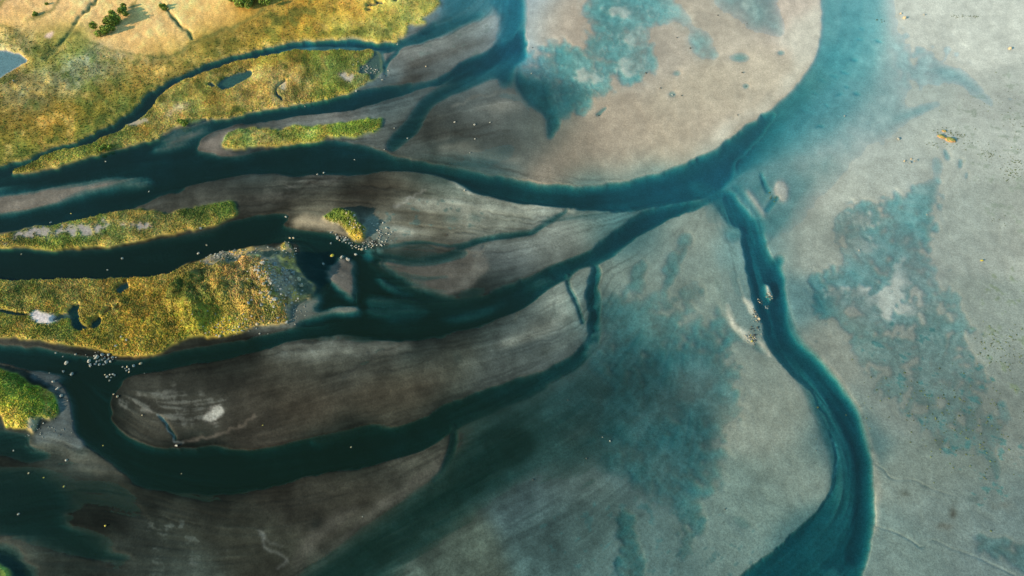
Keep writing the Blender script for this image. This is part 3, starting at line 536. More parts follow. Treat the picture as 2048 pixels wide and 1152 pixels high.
# wet sand is darker, streaky silt
wet = np.clip((0.07 - E) / 0.10, 0, 1)
SA = SA * 0.86 * (1 - 0.12 * wet)[..., None]
SA = SA * np.exp(np.clip(FM * (0.05 * L2 + 0.05 * L1 + 0.12 * L3 + 0.06 * N8 + 0.08 * N14 + (0.07 * L4 + 0.06 * L1) * np.clip(0.2 + 0.7 * fbm(41, 22), 0, 1.2) + 0.12 * fbm(43, 6, 3) + 0.10 * fbm(44, 18, 3)) + 0.05 * N3 + 0.035 * N14 + 0.05 * N30, -0.6, 0.6))[..., None]

TURF = [(80,40,205,165,95),(250,90,205,165,90),(330,60,208,170,95),(440,40,205,165,85),(20,20,190,150,85),(120,20,208,168,98),(110,88,135,130,50),(60,58,175,145,75),(10,85,190,165,90),(150,160,130,130,85),(60,200,140,125,70),(220,140,140,135,85),(300,130,185,150,75),(350,122,170,140,55),(120,240,152,118,30),(200,210,142,116,30),(50,250,125,100,28),(50,300,120,115,35),(200,255,105,110,35),(250,220,110,115,40),(260,180,150,125,40),(450,90,140,120,35),(500,60,165,125,30),(600,40,205,148,30),(700,20,208,162,50),(650,62,175,152,45),(780,40,172,155,60),(740,70,165,150,55),(840,20,160,150,58),(560,85,150,135,40),(540,20,150,120,40),
 (600,160,200,165,85),(450,170,190,160,75),(540,190,195,165,85),(650,120,125,138,48),(720,110,148,146,55),(680,190,148,150,50),(350,230,180,155,75),(250,270,158,145,60),(100,325,148,140,50),(400,200,170,155,65),(720,150,140,140,80),
 (500,275,118,132,60),(600,270,130,140,45),(720,255,122,138,40),(560,288,160,140,55),(200,470,128,128,50),(100,485,120,128,45),(300,440,140,125,55),(420,425,108,122,40),(380,440,138,125,55),(20,490,148,130,50),
 (60,590,168,142,58),(150,580,162,142,62),(220,600,155,130,45),(300,600,188,147,35),(350,560,175,140,45),(270,640,192,152,35),(100,660,128,125,40),(200,680,160,135,35),(280,690,176,146,40),(330,610,150,130,45),(400,560,135,120,55),(420,600,110,110,45),(480,560,182,146,82),(500,620,165,135,60),(380,660,160,145,30),(440,660,172,150,30),(340,680,140,125,30),(40,565,118,120,45),(20,650,140,125,40),
 (40,800,150,145,30),(80,800,105,128,30),(20,760,98,120,35),(30,840,186,160,40),(665,432,105,128,33),(690,440,72,98,30),(705,465,186,150,40),(720,475,200,160,35),(0,1140,90,110,40)]
TU = spread(TURF, 30)
def tone_turf(m, rgb, op=1.0, s=1.0):
    global TU
    b = np.clip(blur(m, s) * op, 0, 1)[..., None]; TU = TU * (1 - b) + lin(rgb) * b
green = np.clip((N3 + 0.8 * N8 - 0.7) * 0.9, 0, 1)
notfield = np.clip(blur(1 - np.maximum(fill([(-200,-200),(600,-200),(540,10),(470,62),(385,95),(300,120),(200,105),(150,85),(80,75),(0,60),(-200,60)], 1), 0), 4), 0, 1)
tone_turf(green * notfield, (92,104,36), 0.65, 0.4)
tone_turf(np.clip((-N3 - 0.6 * N8 - 0.8) * 0.9, 0, 1) * notfield, (205,165,70), 0.5, 0.4)
for q, w in [([(150,85),(210,103),(256,112),(300,121)], 4), ([(290,-10),(262,22)], 5), ([(134,-10),(110,28),(85,38),(64,45)], 7), ([(0,58),(20,62),(45,68)], 5), ([(25,-10),(0,14)], 8), ([(300,122),(350,112),(380,97),(396,84),(450,62),(500,44),(530,20)], 7), ([(140,78),(160,70),(158,82)], 6), ([(0,84),(30,92),(52,104),(78,122)], 4)]:
    tone_turf(stroke([(a, b, w) for a, b in q], 0.6), (90,98,42), 0.8, 0.8)
for a in range(8):   # faint mowing and drainage lines
    tone_turf(stroke([(200 + a*26, 30 + a*2, 2), (170 + a*26, 75 + a*3, 2)], 0.6), (172,135,72), 0.25, 1)
for q in [[(330,122),(256,170),(150,215),(40,240)], [(430,108),(360,150),(300,160)], [(230,655),(260,625),(300,585),(340,555)], [(240,665),(280,630),(330,580)], [(250,690),(330,668),(400,645),(460,640)]]:
    tone_turf(stroke([(a, b, 4) for a, b in q], 0.8), (100,88,28), 0.45, 1.0)
tone_turf(np.clip(L1 * 0.5 + 0.2, 0, 1) * fill([(230,660),(260,600),(330,550),(400,535),(400,640),(300,700)], 1), (105,90,26), 0.45, 0.4)
na, nb, nc = fbm(61, 7, 4, 0.7), fbm(62, 7, 4, 0.7), fbm(63, 4, 3, 0.8)
amt = 0.35 + 0.65 * notfield
TU = TU * np.exp(amt[..., None] * np.stack([0.15 * na + 0.05 * nb + 0.14 * nc, 0.15 * na + 0.14 * nc, 0.20 * na + 0.12 * nc - 0.15 * nb], -1))
tone_turf(np.clip(nb - 1.0, 0, 1) * notfield, (172,132,52), 0.4, 0.5)
tone_turf(np.clip(-na - 1.1, 0, 1) * notfield, (70,88,34), 0.6, 0.5)
tone_turf(np.clip(blur(fill([(0,320),(90,290),(190,255),(262,215),(285,180),(330,155),(420,112),(500,92),(500,104),(420,128),(350,162),(310,182),(285,210),(232,248),(143,288),(43,326),(0,338)], 0.6), 3) * (0.8 + 0.4 * N3), 0, 1), (76,94,36), 0.65, 0.5)
tone_turf(np.clip(blur(fill([(300,128),(380,102),(396,84),(460,64),(520,40),(600,10),(640,20),(560,60),(470,92),(390,120),(320,150)], 1), 4) * (0.7 + 0.4 * N3), 0, 1), (104,100,34), 0.6, 0.5)
tone_turf(np.clip(DITCH * (0.85 + 0.3 * N3), 0, 1), (58,84,46), 0.9, 0.3)
mow = np.sin((GX + GY * 0.95) * 0.42 + 0.9 * N14) * 0.6 + np.sin((GX + GY * 0.95) * 0.19 + N30) * 0.6; TU = TU * np.exp((1 - notfield) * LM['mainland'] * (0.07 * mow + 0.07 * N3 + 0.05 * N14))[..., None]
# bare ground among the turf: gravel, dried mud, rock
BARE = np.zeros((H, W))
def bare(m, rgb, op=1.0, s=0.8):
    global BARE, TU, GR
    b = np.clip(blur(m, s) * op, 0, 1); TU = TU * (1 - b[..., None]) + lin(rgb) * b[..., None]
    GR = GR * (1 - b)
bare(fill([(-60,490),(0,483),(43,466),(53,458),(143,453),(233,453),(300,447),(287,455),(197,462),(183,470),(130,472),(97,478),(43,484),(0,488),(-60,495)], 1.2), (142,128,118), 0.9 * np.clip(0.9 + 0.5 * N3, 0, 1), 1)
bare(fill([(68,634),(100,634),(118,640),(110,646),(85,652),(70,648)], 0.6), (186,170,158), 0.95, 0.8)
bare(fill([(110,640),(130,636),(120,644),(95,652)], 0.4), (150,150,140), 0.7, 1)
bare(fill([(678,152),(690,147),(706,152),(708,158),(692,158)], 0.6), (165,148,132), 0.8, 1)
bare(fill([(258,245),(290,240),(300,246),(275,256)], 0.8), (150,132,112), 0.8, 1)
bare(fill([(330,228),(370,215),(375,225),(345,235)], 0.8), (175,152,115), 0.6, 1.5)
bare(fill([(94,74),(104,66),(110,70),(104,78)], 0.4), (200,170,150), 0.8, 0.8)
bare(fill([(566,168),(574,168),(572,182),(562,180)], 0.3), (165,150,120), 0.8, 0.8)
bare(fill([(56,590+270),(70,840),(95,838),(112,838),(120,860),(150,880),(120,885),(80,868)], 0.6), (120,116,104), 0.8, 1.2)
bare(fill([(410,520),(470,497),(590,485),(628,570),(610,606),(585,640),(560,610),(540,575),(560,560),(545,545),(500,530),(440,535)], 1), (120,108,92), 0.85 * np.clip(0.75 + 0.6 * N3, 0, 1), 1.2)
GR = GR * (1 - 0.85 * np.clip(blur(fill([(440,520),(500,500),(560,494),(592,500),(600,530),(625,560),(626,590),(606,606),(580,600),(575,560),(540,532)], 0.8), 2), 0, 1))
# lower banks: golden sunlight painted onto the cut edges that face the sun
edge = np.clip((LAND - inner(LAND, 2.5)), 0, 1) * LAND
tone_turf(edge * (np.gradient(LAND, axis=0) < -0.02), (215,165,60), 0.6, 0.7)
# rocky skirt and sand spits round the islets
tone(fill([(735,440),(760,425),(782,455),(790,490),(745,498),(730,480)], 1.5), (120,128,118), 0.6 * np.clip(0.6 + 0.8 * N3, 0, 1), 1.5)

KT = 1.22
TU = TU * np.array((1.06, 1.02, 1.16)); TU = TU * (1 - 0.12 * (notfield * LM['mainland'])[..., None]); TU = TU * (1 + (1 - notfield[..., None]) * np.array((0.12, 0.02, 0.04))); TU = TU * 0.9 + 0.1 * TU.mean(-1, keepdims=True)
ALB = SA * (1 - LAND[..., None]) * 0.95 + TU * LAND[..., None] * KT
# where a hollow was cut below the turf the bed is dark mud
mud = np.clip(LAND * np.clip((0.2 - E) / 0.1, 0, 1), 0, 1)[..., None]
ALB = ALB * (1 - mud) + mud * np.where((GX < 90) & (GY < 200), 1.0, 0.0)[..., None] * lin((150,140,140)) + mud * np.where((GX < 90) & (GY < 200), 0.0, 1.0)[..., None] * lin((84,86,76))
# sand bars with a colour of their own
for q, c in (([(652,538),(664,522),(680,514),(700,516),(712,530),(714,560),(712,585),(704,598),(690,590),(672,578),(656,565)], (98,92,86)), ([(585,620),(610,605),(634,590),(641,602),(628,614),(660,615),(710,608),(715,625),(690,628),(650,636),(600,650),(575,655)], (104,106,98)),
             ([(587,449),(599,438),(619,430),(640,433),(655,443),(679,451),(694,468),(690,474),(668,464),(655,458),(633,455),(607,455)], (168,148,122)), ([(820,560),(850,530),(900,518),(960,500),(960,505),(975,530),(940,570),(900,588),(870,585)], (98,93,86)),
             ([(300,296),(330,280),(370,262),(425,245),(412,264),(380,284),(340,298)], (104,92,84)), ([(396,300),(410,282),(440,265),(480,255),(450,275),(440,297),(480,311),(440,313)], (122,108,98)), ([(-60,385),(100,372),(240,352),(305,357),(213,383),(70,414),(0,435)], (118,106,96)), ([(752,550),(775,562),(800,575),(830,590),(810,592),(770,578)], (84,86,80)), ([(764,522),(840,526),(900,519),(945,506),(935,545),(905,576),(862,586),(822,574),(790,555)], (78,73,67)), ([(742,592),(800,602),(856,622),(810,640),(752,628),(735,610)], (54,60,56)), ([(880,632),(960,615),(1020,600),(980,622),(920,640)], (52,60,57))):
    b = np.clip(wisp(blur(fill(q, 0.3), 2.0)) * 0.85, 0, 1)[..., None]; ALB = ALB * (1 - b) + b * lin(c) * 0.9 * np.exp(0.08 * N3 + 0.10 * L2 + 0.08 * N8)[..., None]
# back of the hill: its shade painted in as a darker ground colour
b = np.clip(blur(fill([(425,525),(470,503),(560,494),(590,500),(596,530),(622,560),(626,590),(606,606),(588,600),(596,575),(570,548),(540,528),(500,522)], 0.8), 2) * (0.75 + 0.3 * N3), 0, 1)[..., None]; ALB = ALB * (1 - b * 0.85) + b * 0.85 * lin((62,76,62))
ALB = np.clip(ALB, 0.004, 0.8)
ROUGH = np.clip(0.95 - 0.35 * np.clip((0.12 - E) / 0.12, 0, 1), 0.3, 1) * (1 - LAND) + LAND

# ------------------------------------------------------------------ helpers for objects
def tag(o, label=None, cat=None, group=None, kind=None):
    if label: o["label"] = label
    if cat: o["category"] = cat
    if group: o["group"] = group
    if kind: o["kind"] = kind
    return o
def mesh_np(name, v, f, mat, cols=None, attr="albedo", smooth=False, fl=None):
    me = bpy.data.meshes.new(name)
    v = np.ascontiguousarray(v, np.float32); f = np.ascontiguousarray(f, np.int32)
    me.vertices.add(len(v)); me.vertices.foreach_set("co", v.ravel())
    k = f.shape[1]; me.loops.add(f.size); me.loops.foreach_set("vertex_index", f.ravel())
    me.polygons.add(len(f)); me.polygons.foreach_set("loop_start", np.arange(0, f.size, k, dtype=np.int32))
    me.polygons.foreach_set("use_smooth", np.full(len(f), smooth))
    me.update(calc_edges=True)
    if cols is not None:
        a = me.attributes.new(attr, 'FLOAT_COLOR', 'POINT')
        a.data.foreach_set("color", np.ascontiguousarray(np.c_[cols, np.ones(len(cols))], np.float32).ravel())
    for n, d in (fl or {}).items():
        a = me.attributes.new(n, 'FLOAT', 'POINT'); a.data.foreach_set("value", np.ascontiguousarray(d, np.float32))
    me.materials.append(mat)
    o = bpy.data.objects.new(name, me); C.objects.link(o); return o

class NT:
    def __init__(s, name):
        s.m = bpy.data.materials.new(name); s.m.use_nodes = True; s.t = s.m.node_tree; s.t.nodes.clear()
        s.out = s.n('ShaderNodeOutputMaterial')
    def n(s, k, **kw):
        x = s.t.nodes.new(k)
        for a, b in kw.items():
            if a.startswith('_'): x.inputs[a[1:].replace('_', ' ')].default_value = b
            else: setattr(x, a, b)
        return x
    def l(s, a, b): s.t.links.new(a, b)
    def noise(s, co, scale, detail=3, rough=0.6):
        x = s.n('ShaderNodeTexNoise'); x.inputs['Scale'].default_value = scale; x.inputs['Detail'].default_value = detail
        x.inputs['Roughness'].default_value = rough; s.l(co, x.inputs['Vector']); return x.outputs['Fac']
    def rng(s, f, lo, hi, a=0.3, b=0.7):
        x = s.n('ShaderNodeMapRange'); s.l(f, x.inputs['Value'])
        for k, v in zip(('From Min','From Max','To Min','To Max'), (a, b, lo, hi)): x.inputs[k].default_value = v
        return x.outputs['Result']
    def math(s, op, a, b):
        x = s.n('ShaderNodeMath', operation=op)
        for i, q in enumerate((a, b)):
            if isinstance(q, (int, float)): x.inputs[i].default_value = q
            else: s.l(q, x.inputs[i])
        return x.outputs[0]
    def scale(s, col, f):
        x = s.n('ShaderNodeVectorMath', operation='SCALE'); s.l(col, x.inputs[0]); s.l(f, x.inputs['Scale']); return x.outputs[0]

def ground_material():
    t = NT('wet sand and turf'); co = t.n('ShaderNodeTexCoord').outputs['Object']
    al = t.n('ShaderNodeAttribute', attribute_name='albedo').outputs['Color']
    ro = t.n('ShaderNodeAttribute', attribute_name='rough').outputs['Fac']
    ld = t.n('ShaderNodeAttribute', attribute_name='land').outputs['Fac']
    vr = t.math('ADD', 0.18, t.math('MULTIPLY', ld, 0.16)); a = t.math('ADD', 1.0, t.math('MULTIPLY', t.rng(t.noise(co, 1.6, 4, 0.7), -1.0, 1.0), vr)); b = t.rng(t.noise(co, 0.35, 5, 0.65), 0.90, 1.10)
    g = t.rng(t.noise(co, 3.6, 2, 0.6), 0.80, 1.20)
    f = t.math('MULTIPLY', t.math('MULTIPLY', a, b), g)
    bs = t.n('ShaderNodeBsdfPrincipled'); t.l(t.scale(al, f), bs.inputs['Base Color']); t.l(ro, bs.inputs['Roughness'])
    bs.inputs['Specular IOR Level'].default_value = 0.06
    bp = t.n('ShaderNodeBump'); bp.inputs['Distance'].default_value = 0.12
    t.l(t.rng(ld, 0.34, 0.9, 0, 1), bp.inputs['Strength']); t.l(t.noise(co, 1.3, 4, 0.65), bp.inputs['Height'])
    t.l(bp.outputs[0], bs.inputs['Normal']); t.l(bs.outputs[0], t.out.inputs['Surface']); return t.m

def water_material():
    t = NT('tidal water'); co = t.n('ShaderNodeTexCoord').outputs['Object']
    tr = t.n('ShaderNodeBsdfTransparent'); gl = t.n('ShaderNodeBsdfGlossy'); gl.inputs['Roughness'].default_value = 0.12
    fr = t.n('ShaderNodeFresnel'); t.l(t.rng(t.n('ShaderNodeNewGeometry').outputs['Backfacing'], 1.33, 1 / 1.33, 0, 1), fr.inputs['IOR'])
    bp = t.n('ShaderNodeBump'); bp.inputs['Strength'].default_value = 0.25; bp.inputs['Distance'].default_value = 0.05
    t.l(t.noise(co, 0.9, 4, 0.6), bp.inputs['Height']); t.l(bp.outputs[0], gl.inputs['Normal']); t.l(bp.outputs[0], fr.inputs['Normal'])
    si = t.n('ShaderNodeBsdfDiffuse'); si.inputs['Color'].default_value = (0.30, 0.74, 0.24, 1)      # suspended silt
    m0 = t.n('ShaderNodeMixShader'); m0.inputs[0].default_value = 0.0115; t.l(tr.outputs[0], m0.inputs[1]); t.l(si.outputs[0], m0.inputs[2])
    mx = t.n('ShaderNodeMixShader'); t.l(fr.outputs[0], mx.inputs[0]); t.l(m0.outputs[0], mx.inputs[1]); t.l(gl.outputs[0], mx.inputs[2])
    t.l(mx.outputs[0], t.out.inputs['Surface'])
    va = t.n('ShaderNodeVolumeAbsorption'); sg = np.array((1.05, 0.29, 0.205)); k = sg.max() * 1.02
    va.inputs['Color'].default_value = (*(1 - sg / k), 1); va.inputs['Density'].default_value = k
    t.l(va.outputs[0], t.out.inputs['Volume']); return t.m

def attr_material(name, var=0.25, scale=3.0, rough=0.95, trans=0.0):
    t = NT(name); co = t.n('ShaderNodeTexCoord').outputs['Object']
    al = t.n('ShaderNodeAttribute', attribute_name='albedo').outputs['Color']
    c = t.scale(al, t.rng(t.noise(co, scale, 3), 1 - var, 1 + var))
    bs = t.n('ShaderNodeBsdfPrincipled'); t.l(c, bs.inputs['Base Color']); bs.inputs['Roughness'].default_value = rough
    bs.inputs['Specular IOR Level'].default_value = 0.15
    t.l(bs.outputs[0], t.out.inputs['Surface']); return t.m

def rock_material(name, c0, c1, moss=None):
    t = NT(name); co = t.n('ShaderNodeTexCoord').outputs['Object']
    mx = t.n('ShaderNodeMix', data_type='RGBA'); mx.inputs['A'].default_value = (*lin(c0), 1); mx.inputs['B'].default_value = (*lin(c1), 1)
    t.l(t.rng(t.noise(co, 2.6, 5, 0.7), 0, 1, 0.4, 0.6), mx.inputs['Factor']); col = mx.outputs['Result']
    if moss:
        m2 = t.n('ShaderNodeMix', data_type='RGBA'); m2.inputs['B'].default_value = (*lin(moss), 1); t.l(col, m2.inputs['A'])
        ge = t.n('ShaderNodeNewGeometry'); sx = t.n('ShaderNodeSeparateXYZ'); t.l(ge.outputs['Normal'], sx.inputs[0])
        t.l(t.rng(t.math('ADD', sx.outputs['Z'], t.noise(co, 3, 3)), 0, 1, 0.9, 1.3), m2.inputs['Factor']); col = m2.outputs['Result']
    bs = t.n('ShaderNodeBsdfPrincipled'); t.l(col, bs.inputs['Base Color']); bs.inputs['Roughness'].default_value = 0.85
    bp = t.n('ShaderNodeBump'); bp.inputs['Strength'].default_value = 0.6; bp.inputs['Distance'].default_value = 0.1
    t.l(t.noise(co, 5, 5, 0.7), bp.inputs['Height']); t.l(bp.outputs[0], bs.inputs['Normal'])
    t.l(bs.outputs[0], t.out.inputs['Surface']); return t.m

# ------------------------------------------------------------------ the ground sheet, reaching out to the horizon
X, Y, T = ground(GX, GY)
MPX = T / FPX * 1.0                                   # metres per photo pixel across the view (2048 wide)
V = np.stack([X, Y, E], -1).reshape(-1, 3)
idx = np.arange(W * H).reshape(H, W)
F = np.stack([idx[:-1, :-1], idx[1:, :-1], idx[1:, 1:], idx[:-1, 1:]], -1).reshape(-1, 4)
ring = np.concatenate([idx[0, :-1], idx[:-1, -1], idx[-1, :0:-1], idx[:0:-1, 0]])
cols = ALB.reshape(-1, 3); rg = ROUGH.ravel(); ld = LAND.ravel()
ctr = np.array([0, V[:, 1].mean()]); prev = ring; bV = V[ring]; bC = cols[ring]; bR = rg[ring]; bL = ld[ring]
allV, allF, allC, allR, allL, n = [V], [F], [cols], [rg], [ld], len(V)
for s in (1.06, 1.2, 1.6, 2.6, 5, 10):
    p = bV.copy(); p[:, :2] = ctr + (bV[:, :2] - ctr) * s; p[:, 2] = bV[:, 2] * (1 / s)
    cur = n + np.arange(len(ring)); a, b, c, d = prev, np.roll(prev, -1), np.roll(cur, -1), cur
    allV.append(p); allC.append(bC); allR.append(bR); allL.append(bL); allF.append(np.stack([a, d, c, b], -1)[:, ::-1]); prev = cur; n += len(ring)
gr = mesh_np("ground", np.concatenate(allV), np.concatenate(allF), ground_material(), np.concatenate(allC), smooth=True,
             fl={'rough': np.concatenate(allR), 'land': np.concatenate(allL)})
tag(gr, "wide tidal sand flats with braided channels and low grassy islands", kind="structure")

B = 4200.0
wv = [(-B,-B,-9),(B,-B,-9),(B,B,-9),(-B,B,-9),(-B,-B,0),(B,-B,0),(B,B,0),(-B,B,0)]
wf = [(0,3,2,1),(4,5,6,7),(0,1,5,4),(1,2,6,5),(2,3,7,6),(3,0,4,7)]
wat = mesh_np("water", wv, wf, water_material())
tag(wat, "dark teal river water filling the winding channels", kind="structure")

def at(px, py):
    """place on the ground under a reading, and metres per pixel there"""
    j, i = px / 2 + MG, py / 2 + MG
    e = float(sample(E, np.array([j]), np.array([i]))[0])
    x, y, t = ground(px, py)
    return float(x), float(y), e, float(t) / FPX

# ------------------------------------------------------------------ grass: countless tufts, one object per stretch of land
tuft_mat = attr_material("grass blades", 0.2, 1.5)
def cones(P, r, h, col, k, lean, seed):
    """k-sided leaning tufts"""
    q = np.random.default_rng(seed); n = len(P)
    a = q.random((n, 1)) * 6.283 + np.arange(k) / k * 6.283 + q.normal(0, 0.25, (n, k))
    rr = r[:, None] * q.uniform(0.6, 1.3, (n, k))
    base = np.stack([P[:, :1] + np.cos(a) * rr, P[:, 1:2] + np.sin(a) * rr, np.repeat(P[:, 2:3] - 0.05, k, 1)], -1)
    th = q.random(n) * 6.283
    top = np.stack([P[:, 0] + np.cos(th) * r * lean, P[:, 1] + np.sin(th) * r * lean, P[:, 2] + h], -1)
    v = np.concatenate([base, top[:, None]], 1).reshape(-1, 3)
    o = (np.arange(n) * (k + 1))[:, None]
    f = np.stack([np.stack([o[:, 0] + i, o[:, 0] + (i + 1) % k, o[:, 0] + k], -1) for i in range(k)], 1).reshape(-1, 3)
    c = np.repeat(col, k + 1, 0)
    return v, f, c
roughness = 0.35 + 0.65 * notfield
def grass(key, n, label, lush=1.0):
    m = LM[key] * GR
    inn = (GX > -120) & (GX < 2168) & (GY > -120) & (GY < 1270)
    w = (m * inn * MPX ** 2 * T / CAM_H).ravel(); w = np.where(m.ravel() > 0.45, w, 0)
    q = np.random.default_rng(hash_key(key)); ids = q.choice(W * H, n, p=w / w.sum())
    px = GX.ravel()[ids] + q.uniform(-1, 1, n); py = GY.ravel()[ids] + q.uniform(-1, 1, n)
    j, i = px / 2 + MG, py / 2 + MG
    x, y, _ = ground(px, py); z = sample(E, j, i); rf = sample(roughness, j, i)
    big = q.random(n) ** 3
    r = (0.085 + 0.14 * big) * (0.55 + 0.6 * rf) * lush; h = (0.05 + 0.30 * big) * rf * q.uniform(0.6, 1.3, n) * lush
    tus = q.random(n) < 0.05; r = r + tus * 0.20 * rf * q.uniform(0.4, 1, n); h = h + tus * 0.12 * rf
    col = np.stack([sample(TU[..., c], j, i) for c in range(3)], -1) * np.where(q.random((n, 1)) < 0.17, q.uniform(0.42, 0.7, (n, 1)), q.uniform(0.85, 1.25, (n, 1))) * (1 + q.normal(0, 0.11, (n, 3)))
    col *= np.where(big > 0.45, 0.75, 1.0)[:, None] * np.where(tus[:, None], np.array((0.55, 0.72, 0.6)), 1.0)
    v, f, c = cones(np.stack([x, y, z], -1), r, h, np.clip(col * KT, 0.004, 0.8), 5, 0.7, hash_key(key) + 1)
    o = mesh_np("grass", v, f, tuft_mat, c)
    return tag(o, label, None, None, "stuff")
def hash_key(k): return sum(ord(c) * 7 ** i for i, c in enumerate(k)) % 9973
grass('mainland', 170000, "golden hay fields and ochre marsh grass on the mainland")
grass('a', 120000, "yellow green grass on the long island along the mainland")
grass('b', 16000, "green grass on the small narrow island between two rivers")
grass('c', 26000, "green grass round the gravel strip of the slender island", 1.0)
grass('d', 84000, "ochre and green grass on the large rocky island", 1.15)
grass('e', 12000, "lush green turf on the small island by the boulders", 1.0)
grass('f', 1500, "green and yellow turf on the tiny rocky islet", 1.2)
grass('g', 700, "green turf on the bank at the bottom corner")

# ------------------------------------------------------------------ boulders
def rock_mesh(seed):
    import bmesh
    bm = bmesh.new(); bmesh.ops.create_icosphere(bm, subdivisions=3, radius=1)
    q = random.Random(seed); planes = []
    for _ in range(13):
        d = Vector((q.gauss(0, 1), q.gauss(0, 1), q.gauss(0, 1))).normalized(); planes.append((d, q.uniform(0.48, 0.86)))
    off = Vector((q.random() * 50, q.random() * 50, 0))
    from mathutils import noise as mn
    for v in bm.verts:
        for d, k in planes:
            e = v.co.dot(d) - k
            if e > 0: v.co -= d * e * 0.9
        v.co *= 1 + 0.10 * mn.noise(v.co * 2.2 + off) + 0.05 * mn.noise(v.co * 5 + off)
        v.co.z *= 0.8
    me = bpy.data.meshes.new("boulder"); bm.to_mesh(me); bm.free(); return me
RM = {'pale': rock_material("pale lichen rock", (178,170,158), (108,102,94)),
      'blue': rock_material("grey basalt rock", (140,144,142), (82,86,86)),
      'warm': rock_material("warm brown rock", (196,172,140), (138,118,95)),
      'dark': rock_material("dark wet rock", (78,76,70), (45,46,42)),
      'moss': rock_material("moss topped rock", (150,140,122), (100,95,85), (170,150,40))}
RMESH = {}
for mk, mm in RM.items():
    RMESH[mk] = []
    for s in range(5):
        me = rock_mesh(s + 17 * len(RMESH)); me.materials.append(mm); RMESH[mk].append(me)
rr = random.Random(3)
def boulder(px, py, size, kind, label, group=None, flat=1.0, sink=0.25):
    """size: width across in photo pixels"""
    x, y, e, m = at(px, py); r = size * m * (0.42 if group else 0.33)
    o = bpy.data.objects.new("boulder", rr.choice(RMESH[kind])); C.objects.link(o)
    zb = max(e, -0.12)
    a, b = rr.uniform(0.8, 1.35), rr.uniform(0.8, 1.15)
    o.scale = (r * a, r * b, r * flat * rr.uniform(0.8, 1.1)); o.rotation_euler = (rr.uniform(-.2, .2), rr.uniform(-.2, .2), rr.uniform(0, 6.28))
    o.location = (x, y, zb + o.scale[2] * (0.7 - sink))
    return tag(o, label, "boulder", group)

